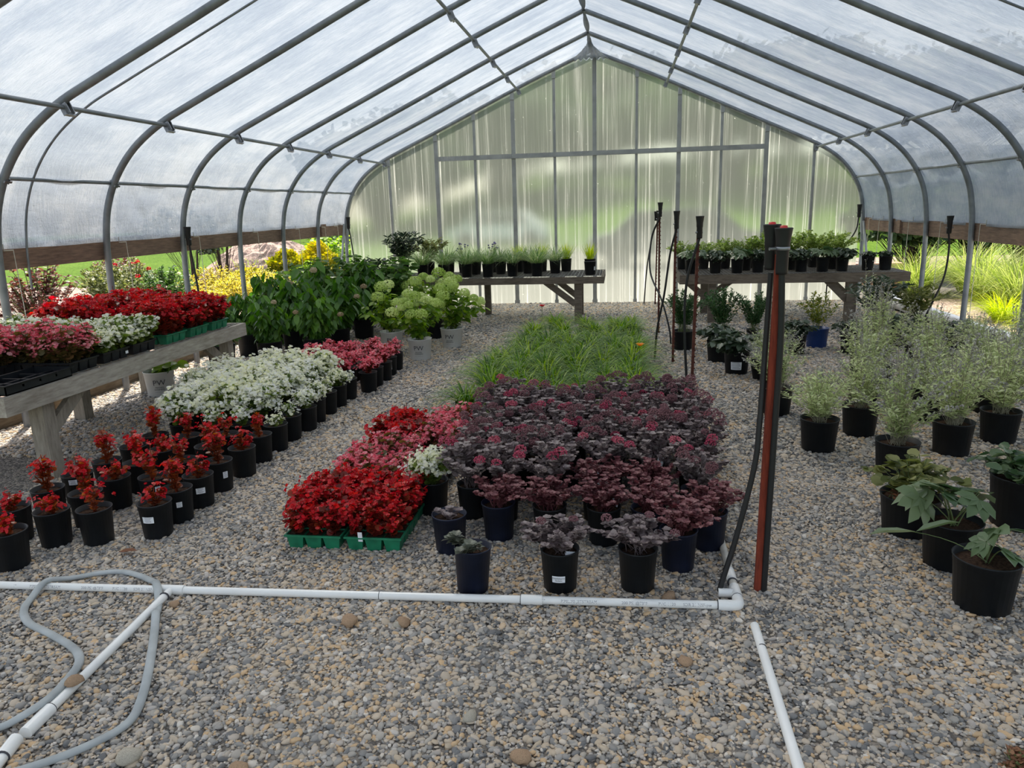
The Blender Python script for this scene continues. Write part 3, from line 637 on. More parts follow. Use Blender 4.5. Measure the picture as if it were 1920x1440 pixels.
def stone_mesh(seed, sub=1, jag=.25):
    bm = bmesh.new(); bmesh.ops.create_icosphere(bm, subdivisions=sub, radius=1); r = rs(seed)
    k = norm(r.normal(0, 1, (7, 3))); d = r.uniform(.62, .92, 7)
    for v in bm.verts:
        p = np.array(v.co)
        for a, b in zip(k, d):
            q = p @ a
            if q > b: p = p - a * (q - b)
        v.co = Vector(p + r.normal(0, jag * .12, 3))
    me = bpy.data.meshes.new('pebble'); bm.to_mesh(me); bm.free(); me.materials.append(M['pebble'])
    if sub > 1: me.polygons.foreach_set('use_smooth', [True] * len(me.polygons))
    return me
pc = bpy.data.collections.new('pebble_shapes')
for i in range(7): pc.objects.link(bpy.data.objects.new('pebble_shape', stone_mesh(i, 2)))
def gravel(name, label, x0, x1, y0, y1, dens, size, seed, z=.0):
    o = sheet(name, x0, x1, y0, y1, z, 'pebble', 2, 2, None, 'stuff'); o['label'] = label
    g = bpy.data.node_groups.new(name, 'GeometryNodeTree')
    g.interface.new_socket('Geometry', in_out='INPUT', socket_type='NodeSocketGeometry'); g.interface.new_socket('Geometry', in_out='OUTPUT', socket_type='NodeSocketGeometry')
    gi, go = g.nodes.new('NodeGroupInput'), g.nodes.new('NodeGroupOutput'); L = g.links.new
    d = g.nodes.new('GeometryNodeDistributePointsOnFaces'); d.inputs['Density'].default_value = dens; d.inputs['Seed'].default_value = seed
    ci = g.nodes.new('GeometryNodeCollectionInfo'); ci.inputs['Collection'].default_value = pc; ci.inputs['Separate Children'].default_value = True; ci.inputs['Reset Children'].default_value = True
    ip = g.nodes.new('GeometryNodeInstanceOnPoints'); ip.inputs['Pick Instance'].default_value = True
    rr = g.nodes.new('FunctionNodeRandomValue'); rr.data_type = 'FLOAT_VECTOR'; rr.inputs[0].default_value = (-.5, -.5, 0); rr.inputs[1].default_value = (.5, .5, 6.283)
    r2 = g.nodes.new('FunctionNodeRandomValue'); r2.data_type = 'FLOAT_VECTOR'; r2.inputs[0].default_value = (.62, .5, .34); r2.inputs[1].default_value = (1.25, .95, .6); r2.inputs['Seed'].default_value = 5
    r3 = g.nodes.new('FunctionNodeRandomValue'); r3.data_type = 'FLOAT'; r3.inputs[2].default_value = 0; r3.inputs[3].default_value = 1; r3.inputs['Seed'].default_value = 9
    pw = g.nodes.new('ShaderNodeMath'); pw.operation = 'POWER'; L(r3.outputs[1], pw.inputs[0]); pw.inputs[1].default_value = 5
    ml = g.nodes.new('ShaderNodeMath'); ml.operation = 'MULTIPLY_ADD'; L(pw.outputs[0], ml.inputs[0]); ml.inputs[1].default_value = size * 1.3; ml.inputs[2].default_value = size * .8
    vm = g.nodes.new('ShaderNodeVectorMath'); vm.operation = 'SCALE'; L(r2.outputs[0], vm.inputs[0]); L(ml.outputs[0], vm.inputs['Scale'])
    L(gi.outputs[0], d.inputs['Mesh']); L(d.outputs['Points'], ip.inputs['Points']); L(ci.outputs[0], ip.inputs['Instance'])
    L(rr.outputs[0], ip.inputs['Rotation']); L(vm.outputs[0], ip.inputs['Scale']); L(ip.outputs[0], go.inputs[0])
    md = o.modifiers.new('scatter', 'NODES'); md.node_group = g; return o
gravel('gravel', 'loose grey and tan pebbles covering the open floor in the foreground', -3.6, 2.6, 1.2, 4.4, 8000, .0100, 1, .002)
gravel('gravel', 'pebbles covering the aisles in the middle of the greenhouse', -4.84, 3.95, 4.4, 8.2, 4300, .0125, 2, .002)
gravel('gravel', 'pebbles on the far floor in front of the end wall', -4.84, 3.95, 8.2, 12.6, 2600, .0155, 3, .002)

# ------------------------------------------------------------------ stones, pipes, hose
bs = [stone_mesh(40 + i, 2, .7) for i in range(4)]
M['tan_stone'] = simple('tan_stone', (.36, .24, .15), .8, .3, 0, .35, 14, .4); M['grey_stone'] = simple('grey_stone', (.42, .38, .31), .8, .3, 0, .25, 14, .4)
for b in bs: b.materials[0] = M['tan_stone']
gs_ = stone_mesh(60, 2, .3); gs_.materials[0] = M['grey_stone']
STN = [(-1.06, 3.52 - .98, .045, 'round brown stone just in front of the white pipe, left of centre', 0), (.24, 2.39, .036, 'round tan stone on the open gravel right of centre', 1),
       (-1.865, 2.02, .033, 'rusty orange stone lying on the slanting white pipe at left', 2), (.21, 2.83, .042, 'angular brown stone touching the foot of a black sedum pot', 3),
       (-1.86, 2.60, .028, 'dark brown stone beside the pipe tee', 1), (-.47, 2.02, .033, 'pale flat stone in the middle of the foreground gravel', 4),
       (-.28, 1.86, .036, 'tan stone near the bottom centre of the picture', 0), (-.86, 2.12, .03, 'pale tan stone left of centre in the foreground', 4),
       (-.84, 2.55, .038, 'pale pointed stone below the front pipe', 2), (-1.47, 1.73, .05, 'large pale stone beside the grey hose at bottom left', 4), (-1.10, 1.72, .042, 'flat tan stone near the bottom edge right of the hose', 3)]
for x, y, s_, lb, k in STN:
    if 'left of centre' in lb and 'round' in lb: y = 2.53
    o = ob('stone', gs_ if k == 4 else bs[k], None, (x, y, s_ * .35), (.2, .1, k * 1.3 + x), (s_ * .95, s_ * .75, s_ * .5), None, lb, 'stone', 'larger stones on the gravel')
bpy.data.objects['stone.002'].location.z = .046

def pipe(name, label, a, b, mat='pvc', r_=.0168, extra=None, cat='pipe'):
    t = thing(name, label, cat, a); A = Vector(a); B = Vector(b) - A
    ob('pipe_run', mesh('pipe_run', tube([(0, 0, 0), tuple(B)], r_, 16), [M[mat]]), t)
    return t
def coupling(t, p, d, L=.09, r_=.0215, name='coupling'):
    d = Vector(d).normalized(); p = Vector(p) - t.location
    return ob(name, mesh(name, tube([tuple(p - d * L / 2), tuple(p + d * L / 2)], r_, 16) + tube([tuple(p - d * (L / 2 + .001)), tuple(p - d * (L / 2 - .0015))], r_ + .0004, 16, mi=1), [M['pvc'], M['ink']]), t)
pa, pb = Vector((-2.95, 2.655, .022)), Vector((.44, 2.775, .022)); pd = (pb - pa).normalized()
t = pipe('irrigation_pipe', 'long white plastic pipe lying across the gravel in front of the pots', pa, pb)
ptee = pa + pd * ((-1.93 - pa.x) / pd.x)
coupling(t, ptee, pd, .12, .0215, 'tee_fitting'); coupling(t, pa + pd * 2.60, pd); coupling(t, pa + pd * 1.96, pd, .012, .0175, 'joint_ring')
def on_pipe(t, c, d, words, rr=.0171, ang=.35):
    """print running along a pipe, on the side facing the foreground"""
    d = Vector(d).normalized(); n0 = Vector((d.y, -d.x, 0))
    for off, wd in words:
        tx, tf_ = text_mesh(wd, .017); V = []
        for x, y, z in tx:
            a = ang + y / rr; V.append(Vector(c) - t.location + d * (x + off) + n0 * (math.cos(a) * rr) + Vector((0, 0, math.sin(a) * rr)))
        ob('printed_text', mesh('printed_text', [(np.array(V), tf_)], [M['ink_grey']], False), t)
WORDS = [(-.33, '1"'), (-.185, 'PIPELIFE JETSTREAM'), (.04, '200 PSI @73°F'), (.17, 'PVC 1120'), (.29, 'SDR 21 NSF-pw')]
on_pipe(t, pa + pd * 2.98, pd, WORDS)
on_pipe(t, pa + pd * .62, pd, WORDS)
el = catmull([tuple(Vector((-.05, -.0018, 0))), (0, 0, 0), (.022, .004, 0), (.034, .018, 0), (.036, .06, 0)], 5)
e = thing('pipe_elbow', 'white plastic elbow joining the front pipe to the side pipe', 'pipe fitting', tuple(pb + Vector((.01, 0, 0))))
ob('elbow', mesh('elbow', tube(el, .0225, 16), [M['pvc']]), e)
ob('tee_branch', mesh('tee_branch', tube([(.036, .065, 0), (.036, .15, 0)], .0225, 16) + tube([(.036, .1, 0), (-.035, .1, .0)], .019, 14), [M['pvc']]), e)
for q_ in (((-.052, -.002, 0), (-.049, -.002, 0)), ((.036, .061, 0), (.036, .0635, 0))): ob('joint_ring', mesh('joint_ring', tube(q_, .0229, 16), [M['ink']]), e)
t = pipe('irrigation_pipe', 'white plastic pipe running back along the purple sedum pots, partly sunk in gravel', (.486, 2.84, .022), (.50, 4.05, .012), 'pvc_old')
coupling(t, (.486, 3.02, .022), (0.01, 1, 0), .1)
t2 = ob('pipe_run', mesh('pipe_run', tube([(0, 1.21, -.010), (.004, 1.7, -.008), (.0, 2.5, -.012)], .0168, 14), [M['pvc_old']]), t)
t = pipe('irrigation_pipe', 'white plastic pipe coming towards the camera at lower right', (.525, 2.66, .006), (.51, 1.0, .018))
ob('joint_ring', mesh('joint_ring', tube([(0, -.15, .001), (0, -.155, .001)], .0178, 14), [M['ink']]), t)
t = pipe('irrigation_pipe', 'short white plastic pipe slanting from the tee under the grey hose', tuple(ptee + Vector((.0, -.01, 0))), (-1.865, 1.80, .018))
coupling(t, (-1.87, 1.85, .018), (.06, -.85, 0), .12, .0215, 'end_cap'); ob('joint_ring', mesh('joint_ring', tube([(.005, -.05, 0), (.0055, -.053, 0)], .0222, 14), [M['ink']]), t)
t = thing('pipe_stub', 'white capped pipe end in the bottom left corner', 'pipe', (-1.86, 1.72, .02))
ob('pipe_run', mesh('pipe_run', tube([(0, 0, 0), (.06, -.22, 0)], .0168, 14), [M['pvc']]), t); ob('cap', mesh('cap', tube([(-.012, .04, 0), (.008, -.035, 0)], .022, 16), [M['pvc']]), t)
ob('joint_ring', mesh('joint_ring', tube([(.008, -.035, 0), (.009, -.039, 0)], .0224, 14), [M['ink']]), t)
HP = [(-2.35, 1.66), (-2.1, 1.77), (-1.97, 1.81), (-1.91, 1.87), (-1.90, 1.98), (-1.94, 2.12), (-2.03, 2.23), (-2.20, 2.32), (-2.38, 2.40), (-2.49, 2.51), (-2.52, 2.64), (-2.46, 2.76), (-2.30, 2.84), (-2.12, 2.79), (-1.98, 2.67), (-1.86, 2.47), (-1.70, 2.19), (-1.60, 1.99), (-1.57, 1.87), (-1.63, 1.76), (-1.74, 1.66), (-1.95, 1.52)]
hz = lambda x, y: .014 + .035 * math.exp(-((y - (2.655 + (x + 2.95) * .035)) / .06) ** 2) + .024 * math.exp(-((x + 1.9) / .05) ** 2) * (1 if y < 2.5 else 0)
hp = [(x, y, hz(x, y)) for x, y in catmull([(a, b, 0) for a, b in HP], 10)[:, :2]]
hch = tube(hp, .0165, 12); V = hch[0][0].copy(); ctr = np.repeat(np.array(hp), 12, 0); V[:len(ctr), 2] = ctr[:, 2] + (V[:len(ctr), 2] - ctr[:, 2]) * .62
ob('garden_hose', mesh('garden_hose', [(V,) + c[1:] for c in hch], [M['hose']]), None, label='flattened grey hose looped over the white pipes at lower left', cat='hose')

# ------------------------------------------------------------------ sprinkler risers
def sprinkler_head(t, x, y, z, s=1., red=True, ax=0, ay=0):
    prof = [(.001, 0), (.021, 0), (.023, .01), (.023, .085), (.025, .09), (.026, .12), (.033, .168), (.034, .172), (.030, .173), (.001, .170)]
    h = ob('sprinkler_head', mesh('sprinkler_head', [lathe([(a * s, b * s) for a, b in prof], 22)], [M['rubber']]), t, (x, y, z), (ax, ay, 0))
    if red: ob('nozzle_cap', mesh('nozzle_cap', [lathe([(.001, .182 * s), (.012 * s, .181 * s), (.015 * s, .172 * s)], 18)], [M['red_plastic']]), h)['label'] = 'red nozzle cap'
    return h
def riser(label, x, y, H, lean=(0, 0), near=False, double=True, hose=None, tilt=0.):
    t = thing('sprinkler_riser', label, 'sprinkler', (x, y, 0), 0, 'sprinkler risers')
    lx, ly = lean; top = np.array([lx, ly, H - .1])
    if near:
        ob('stake', mesh('stake', [bar((0, 0, 0), top, .024, .03, (0, 1, 0))], [M['red_wood']], False), t)
    else:
        ch = [bar((0, 0, 0), top + [0, 0, .06], .022, .03, (0, 1, 0))]
        for k in range(int(H / .05)):
            q = top * (k + .5) * .05 / (H - .1); ch.append(box(q[0] + .010, q[0] + .019, q[1] - .006, q[1] + .006, q[2] - .006, q[2] + .006))
        ob('stake', mesh('stake', ch, [M['dark_steel']], False), t)
    z = H - .172
    sprinkler_head(t, lx + .006, ly - .03, z, 1., near)
    if near:
        sprinkler_head(t, lx - .024, ly + .035, z + .012, 1., True)
        ob('hose_clamp', mesh('hose_clamp', [lathe([(.026, .0), (.0268, .0), (.0268, .013), (.026, .013)], 22)] + tube([(-.026, -.006, .006), (-.052, -.016, .006)], .006, 8), [M['steel_dark']]), t, (lx + .006, ly - .03, z + .09))
        hs = catmull([(lx + .008, ly - .03, z), (lx + .016, ly - .032, z * .8), (.030, -.02, z * .5), (.026, -.02, z * .25), (.024, -.015, .0)], 8)
        ob('riser_hose', mesh('riser_hose', tube(hs, .0125, 12), [M['rubber']]), t)
        hs = catmull([(lx - .02, ly + .035, z), (lx - .03, ly + .02, z * .75), (-.025, .0, z * .55), (-.04, -.02, z * .42), (-.10, -.04, z * .2), (-.155, -.06, .06), (-.16, -.065, .024), (-.13, -.063, .02), (-.10, -.062, .02)], 8)
        ob('riser_hose', mesh('riser_hose', tube(hs, .0115, 12), [M['rubber']]), t)
    else:
        ob('hose_clamp', mesh('hose_clamp', [lathe([(.0275, .0), (.029, .0), (.029, .014), (.0275, .014)], 18)], [M['steel_dark']]), t, (lx + .004, ly - .02, z + .04))
        hs = catmull([(lx + .006, ly - .03, z)] + [(a, b, c) for a, b, c in (hose or [(-.03, -.03, z * .5), (-.03, -.03, .02)])], 8)
        ob('riser_hose', mesh('riser_hose', tube(hs, .0105, 10), [M['rubber']]), t)
        if double:
            sprinkler_head(t, lx - .03, ly + .02, z + .015, .85, False)
    return t
riser('nearest pair of red-capped black sprinkler heads clamped to a red-stained stake', .585, 2.95, 1.50, (.02, .02), True)
riser('sprinkler riser on a leaning rusty post, second nearest, beside the daylilies', .60, 6.10, 1.50, (.02, 0), False, False, [(-.06, -.02, 1.0), (-.07, -.02, .6), (-.03, -.03, .02)])
riser('sprinkler riser on a rusty post behind the second, its hose bowing left', .555, 7.64, 1.53, (-.0, 0), False, False, [(-.05, 0, 1.1), (-.10, 0, .7), (-.16, .05, .35), (-.18, .1, .02)])
riser('tallest and thinnest looking sprinkler riser, left of the third', .50, 9.45, 1.62, (-.01, 0), False, False, [(-.10, 0, 1.2), (-.12, -.2, .8), (-.0, -.6, .5), (.08, -.8, .2), (.1, -.85, .02)])
riser('farthest sprinkler riser with two heads, close to the end wall', .59, 12.3, 1.50, (.02, 0), False, True, [(-.06, -.02, 1.1), (-.14, -.02, .6), (-.18, -.03, .02)])
def wall_head(label, x, y, z, pts):
    t = thing('sprinkler_riser', label, 'sprinkler', (x, y, 0), 0, 'sprinkler risers'); sprinkler_head(t, 0, 0, z - .16, 1.15, False)
    ob('clamp_bar', mesh('clamp_bar', [box(-.04, .04, -.012, .0, z - .10, z - .085)], [M['steel_dark']], False), t)
    ob('riser_hose', mesh('riser_hose', tube(catmull([(0, 0, z - .15)] + pts, 8), .011, 10), [M['rubber']]), t)
wall_head('black sprinkler head clamped to a hoop at the left wall above the red begonias', -4.63, 7.60, 1.47, [(.02, 0, 1.1), (.05, -.02, .8), (.08, -.04, .3), (.1, -.04, .02)])
wall_head('black sprinkler head clamped to the left end of the back wall', -4.60, 12.45, 1.50, [(.03, -.02, 1.2), (.06, -.03, .9), (.1, -.03, .4), (.12, -.03, .02)])
wall_head('black sprinkler head clamped to the right end of the back wall', 3.70, 12.45, 1.47, [(-.05, -.05, 1.1), (-.25, -.1, .8), (-.42, -.15, .5), (-.45, -.15, .02)])
wall_head('black sprinkler head on the right wall hanging in front of the ornamental grasses', 3.70, 9.15, 1.34, [(.02, 0, 1.0), (.0, 0, .7), (-.08, 0, .45), (-.2, -.02, .15), (-.24, -.02, .02)])
# roll-up cords with hooks
cordm = mesh('roll_up_cord', tube([(0, 0, 0), (.006, 0, -.6), (0, .01, -1.38)], .0032, 5) + tube([(-.03, -.06, .045), (-.03, -.06, -.005), (0, 0, -.004)], .004, 5), [M['cord']])
CORDY = {-1: [5.25, 6.62, 7.9, 9.3, 10.6, 11.6, 12.15], 1: [12.2, 11.75, 10.6, 9.6, 8.6, 7.6]}
for s_ in (-1, 1):
    for i, y in enumerate(CORDY[s_]):
        ob('roll_up_cord', cordm, None, (-4.68 if s_ < 0 else 3.78, y, 1.40 if s_ < 0 else 1.30), (0, 0, 0), (1, 1, 1) if s_ < 0 else (-1, 1, .9), None,
           'thin pale cord hanging from the %s hip board, %s from the %s' % ('left' if s_ < 0 else 'right', NTH[i + 1], 'camera' if s_ < 0 else 'end wall'), 'cord', 'roll-up cords of the side openings')

# ------------------------------------------------------------------ benches
def bench(label, x0, x1, y0, y1, z, legs, wm='wood', zb=.11, axis='y', braces=()):
    t = thing('bench', label, 'bench', ((x0 + x1) / 2, (y0 + y1) / 2, 0), 0, 'timber plant benches'); cx, cy = t.location.x, t.location.y
    X0, X1, Y0, Y1 = x0 - cx, x1 - cx, y0 - cy, y1 - cy; th_ = .04
    for nm, b in (('rail', box(X0, X0 + th_, Y0, Y1, z - zb, z)), ('rail', box(X1 - th_, X1, Y0, Y1, z - zb, z)), ('rail', box(X0 + th_, X1 - th_, Y0, Y0 + th_, z - zb, z)), ('rail', box(X0 + th_, X1 - th_, Y1 - th_, Y1, z - zb, z))):
        ob(nm, mesh(nm, [b], [M[wm]], False), t)
    n = max(2, int(((Y1 - Y0) if axis == 'y' else (X1 - X0)) / .6))
    for i in range(1, n):
        if axis == 'y': q = Y0 + (Y1 - Y0) * i / n; b = box(X0 + th_, X1 - th_, q - .02, q + .02, z - zb, z - .006)
        else: q = X0 + (X1 - X0) * i / n; b = box(q - .02, q + .02, Y0 + th_, Y1 - th_, z - zb, z - .006)
        ob('cross_slat', mesh('cross_slat', [b], [M[wm]], False), t)
    ch = [box(a - .0015, a + .0015, Y0, Y1, z - .004, z) for a in np.arange(X0 + .03, X1, .05)] + [box(X0, X1, a - .0015, a + .0015, z - .004, z) for a in np.arange(Y0 + .03, Y1, .10)]
    ob('wire_mesh', mesh('wire_mesh', ch, [M['wire']], False), t)
    for lx, ly, w_ in legs: ob('leg', mesh('leg', [box(lx - cx - w_ / 2, lx - cx + w_ / 2, ly - cy - w_ / 2, ly - cy + w_ / 2, 0, z - .01)], [M['wood_leg' if wm == 'wood' else wm]], False), t)
    for a, b_ in braces: ob('brace', mesh('brace', [bar(np.array(a) - [cx, cy, 0], np.array(b_) - [cx, cy, 0], .085, .038, (1, 0, 0) if axis == 'y' else (0, 1, 0))], [M['wood_leg' if wm == 'wood' else wm]], False), t)
    return t
bench('weathered grey timber bench along the left wall carrying begonia trays', -4.66, -3.50, 3.66, 6.52, .62,
      [(-3.60, 4.03, .10), (-4.42, 4.1, .10), (-4.40, 5.36, .10), (-3.60, 6.30, .09), (-4.45, 6.30, .09)], 'wood', .115, 'y',
      [((-3.60, 4.07, .30), (-3.60, 4.45, .55)), ((-3.60, 6.27, .27), (-3.60, 5.9, .55)), ((-4.40, 5.40, .25), (-4.40, 5.7, .55))])
bench('dark timber bench before the end wall, left of the aisle, with variegated grasses', -3.35, -.20, 10.2, 11.4, .66,
      [(-.56, 10.30, .10), (-.58, 11.25, .10), (-3.1, 10.3, .10), (-3.1, 11.25, .10), (-2.0, 11.25, .09)], 'wood_y', .09, 'x',
      [((-.60, 10.29, .28), (-1.02, 10.29, .60)), ((-.62, 11.2, .28), (-1.02, 11.2, .60))])
bench('dark timber bench before the end wall, right of the aisle, with hellebore pots', .81, 3.72, 10.2, 11.4, .66,
      [(1.25, 10.30, .10), (1.25, 11.25, .10), (3.02, 10.30, .10), (3.32, 11.2, .10)], 'wood_y', .12, 'x',
      [((1.30, 11.22, .25), (1.78, 11.22, .58)), ((2.98, 10.29, .30), (2.70, 10.29, .58)), ((3.30, 11.2, .2), (2.9, 11.2, .58)), ((1.22, 10.35, .3), (.9, 10.35, .58))])

# ------------------------------------------------------------------ plant variants
V_ = {}
V_['beg_s'] = [begonia(20 + i, .048 + .008 * (i % 3), (.13, .20, .16, .23, .12, .19)[i], (9, 11, 8, 11, 10, 9)[i], 'red', 'beg_leaf_warm', 1.0, (8, 7, 7, 7, 8, 7)[i], .028, .0150) for i in range(6)]
V_['whi_b'] = [begonia(40 + i, .165, .27, 48, 'white', 'beg_leaf_green', 1.4, 16, .042, .0180) for i in range(4)]
V_['whi_s'] = [begonia(50 + i, .06 + .01 * i, .10 + .03 * i, 14, 'white', 'beg_leaf_green', .9, 8, .028, .015) for i in range(3)]
V_['pnk'] = [begonia(60 + i, .085, .15 + .03 * i, 24, 'pink', 'beg_leaf_red', 1.1, 12, .03, .0145) for i in range(3)]
V_['sed'] = [sedum(80 + i, .165, .25, 27, 'sed_leaf', ('sed_bud', 'sed_flower', 'sed_flower', 'sed_bud')[i], (12, 3, 4, 9)[i], 30, .030, .030) for i in range(4)]
V_['sed_low'] = [sedum(90 + i, .165, .16, 34, 'sed_red', 'sed_flower', 0, 24, .026) for i in range(3)]
V_['sed_mid'] = [sedum(95 + i, .165, .15, 28, 'sed_leaf', 'sed_bud', (2, 3)[i], 26, .030, .024) for i in range(2)]
V_['sed_sparse'] = [sedum(98, .12, .07, 5, 'sed_grey', 'sed_bud', 0, 14, .042), sedum(99, .06, .05, 4, 'sed_leaf', 'sed_bud', 0, 7, .034)]
V_['day'] = [grass(110 + i, 170, .05, .37, .0105, 'grass', (.05, .95), 1.0) for i in range(4)]
V_['lir'] = [grass(120 + i, 260, .05, .36, .006, 'varieg', (.15, 1.0), .8) for i in range(3)]
V_['yel'] = [grass(130 + i, 130, .04, .27, .006, 'yellowgrass', (.0, .6), .15) for i in range(2)]
V_['sage'] = [sageplant(140 + i, (.34, .30, .36, .32)[i], (.46, .58, .56, .64)[i], 62, 34, (.2, .4, .5, .6)[i]) for i in range(4)]
V_['sage_l'] = [sageplant(150, .22, .40, 40, 46, 0)]
V_['hyd'] = [bush(160 + i, .34, .74, 30, 14, .155, 'hyd_dark', .52, droop=1.3, up=.25, h0=.05, flat=.6, t0=.15, flowers='hyd_old', nfl=(0, 1, 2)[i], fR=.04, fs=.02, base=.05) for i in range(3)]
V_['hyd_up'] = [bush(165 + i, .38, .72, 32, 18, .11, 'fresh', .6, droop=.3, up=.3, h0=.05, flat=.25, t0=.25) for i in range(2)]
V_['lime'] = [bush(170 + i, .36, .52, 26, 14, .085, 'hyd_lime', .72, droop=.55, up=.2, h0=.0, flat=.45, t0=.2, flowers='hyd_head', nfl=(10, 12, 9)[i], fR=.068, fn=230, fs=.020) for i in range(3)]
V_['hell'] = [bush(180 + i, .13, .12, 14, 1, .13, 'hell', 1, PALM_V, PALM_F, .1, .45, .003, .04, .3, .95, .3, base=.02) for i in range(3)]
V_['hell_big'] = [bush(185 + i, .15, .13, n_, 1, .165, 'hell', 1, PALM_V, PALM_F, .05, .35, .004, .05, .3, .96, .3, base=.02) for i, n_ in enumerate((8, 4))]
V_['fine'] = [bush(190 + i, .165, .30, 46, 80, .024, 'juniper', .35, DIA_V, DIA_F, .7, 0, .0015, .05, .3) for i in range(2)]
V_['darkl'] = [bush(195 + i, .18, .17, 30, 11, .07, 'dark', .7, droop=.5, up=.15, flat=.4) for i in range(3)]
V_['lacy'] = [bush(200 + i, .22, .22, 46, 38, .026, 'backlit', .6, DIA_V, DIA_F, .5, 0, .0013, .0, .35) for i in range(3)]
V_['fern'] = [bush(205, .20, .34, 24, 40, .038, 'fern', .35, DIA_V, DIA_F, .6, .0, .0016, .05, .45)]
V_['nandina'] = [bush(207, .26, .34, 22, 26, .075, 'dark', .38, up=.6, h0=.05, flat=.3), bush(208, .28, .34, 20, 22, .07, 'olive', .34, up=.7, h0=.0, flat=.35)]
V_['heuch'] = [bush(210, .15, .15, 34, 8, .042, 'olive', .85, RND_V, RND_F, .3, .1, .002, .0, .4), bush(211, .16, .13, 26, 8, .05, 'hell', .8, RND_V, RND_F, .3, .2, .002, .0, .4)]
V_['sprig'] = [bush(213, .20, .15, 7, 5, .09, 'hyd_lime', .9, RND_V, RND_F, .2, .2, .0022, .0, .4)]
V_['lav'] = [bush(215, .12, .28, 16, 26, .022, 'sage', .4, DIA_V, DIA_F, .6, flowers='lilac', nfl=10, fR=.012, fn=26, fs=.012, fp=False)]

def pick(k, i): return V_[k][i % len(V_[k])]
# ---- left bed: begonias in black pots, five columns from the aisle towards the bench
CN = ['aisle-side', 'second', 'third', 'fourth', 'fifth', 'sixth']
colX = [-2.36, -2.60, -2.84, -3.08, -3.32]
red_rows = [[3.14 + .265 * i if i < 2 else 3.37 + .25 * (i - 1) for i in range(6)]]
lay_red = {0: [3.26, 3.45, 3.66, 3.90, 4.15, 4.42], 1: [3.16, 3.62, 3.90, 4.17, 4.42], 2: [3.12, 3.36, 3.60, 3.84, 4.09, 4.37], 3: [3.14, 3.40, 3.63, 3.86, 4.14, 4.38]}
idx = 0
for c, ys in lay_red.items():
    for i, y in enumerate(ys):
        x = colX[c] + rng.uniform(-.012, .012) + (-.02 if (c == 1 and i == 0) else 0)
        st = {(0, 0): (-1.5, .062, .034, .62), (0, 1): (-.9, .03, .03, .62), (0, 2): (-.95, .052, .034, .6), (0, 3): (-.6, .03, .04, .6), (2, 0): (-2.4, .04, .034, .5), (3, 0): (-1.1, .04, .03, .62), (1, 1): (-.8, .03, .03, .7), (3, 2): (-1.2, .045, .03, .85)}.get((c, i))
        k = (i * 3 + c * 2) % 6
        t = potted('potted_begonia', 'small red begonia in black pot, left bed, %s from the front in the %s column' % (NTH[i + 1], CN[c]), 'potted plant', 's', pick('beg_s', k),
               (x, y, 0), 'red begonias in the left bed', psc=rng.uniform(.9, 1.15), sticker=st and (st[0], st[1], st[2], st[3], 5), tilt=(0, 0))
        idx += 1
t = potted('potted_begonia', 'red begonia with green leaves in black pot cut by the left picture edge', 'potted plant', 's', V_['beg_s'][4], (-2.86, 2.87, 0), 'red begonias in the left bed')
wY = [4.66 + .235 * i for i in range(7)]
for c in range(5):
    for i, y in enumerate(wY):
        if c == 4 and (i < 3 or i > 5): continue
        small = c == 0 or (i == 0 and c != 3) or (c == 1 and i < 1)
        x = colX[c] + rng.uniform(-.015, .015)
        v = pick('whi_s', i + c * 2) if small else pick('whi_b', i + c)
        if c == 0 and i in (2, 3, 5): v = pick('whi_b', i)
        ps = rng.uniform(.95, 1.1) if small else rng.uniform(.95, 1.1)
        if c == 0 and not small: ps = .6
        if c == 0 and i in (2, 3, 5): ps = .62
        potted('potted_begonia', '%s white begonia in black pot, left bed, %s from the front in the %s column' % ('small' if small else 'full', NTH[i + 1], CN[c]), 'potted plant', 's', v,
               (x, y, 0), 'white begonias in the left bed', psc=ps)
pY = [6.34, 6.56, 6.80, 7.04, 7.27]
for c in range(4):
    for i, y in enumerate(pY):
        st = (-1.2, .05, .05, .5, 5) if (c, i) == (0, 3) else ((-1.4, .05, .034, .55, 5) if (c, i) == (0, 1) else None)
        potted('potted_begonia', 'pink begonia in black pot, left bed, %s from the front in the %s column' % (NTH[i + 1], CN[c]), 'potted plant', 's', pick('pnk', i + c),
               (colX[c] + .08 + rng.uniform(-.02, .02), y, 0), 'pink begonias in the left bed', psc=rng.uniform(.9, 1.1), sticker=st)

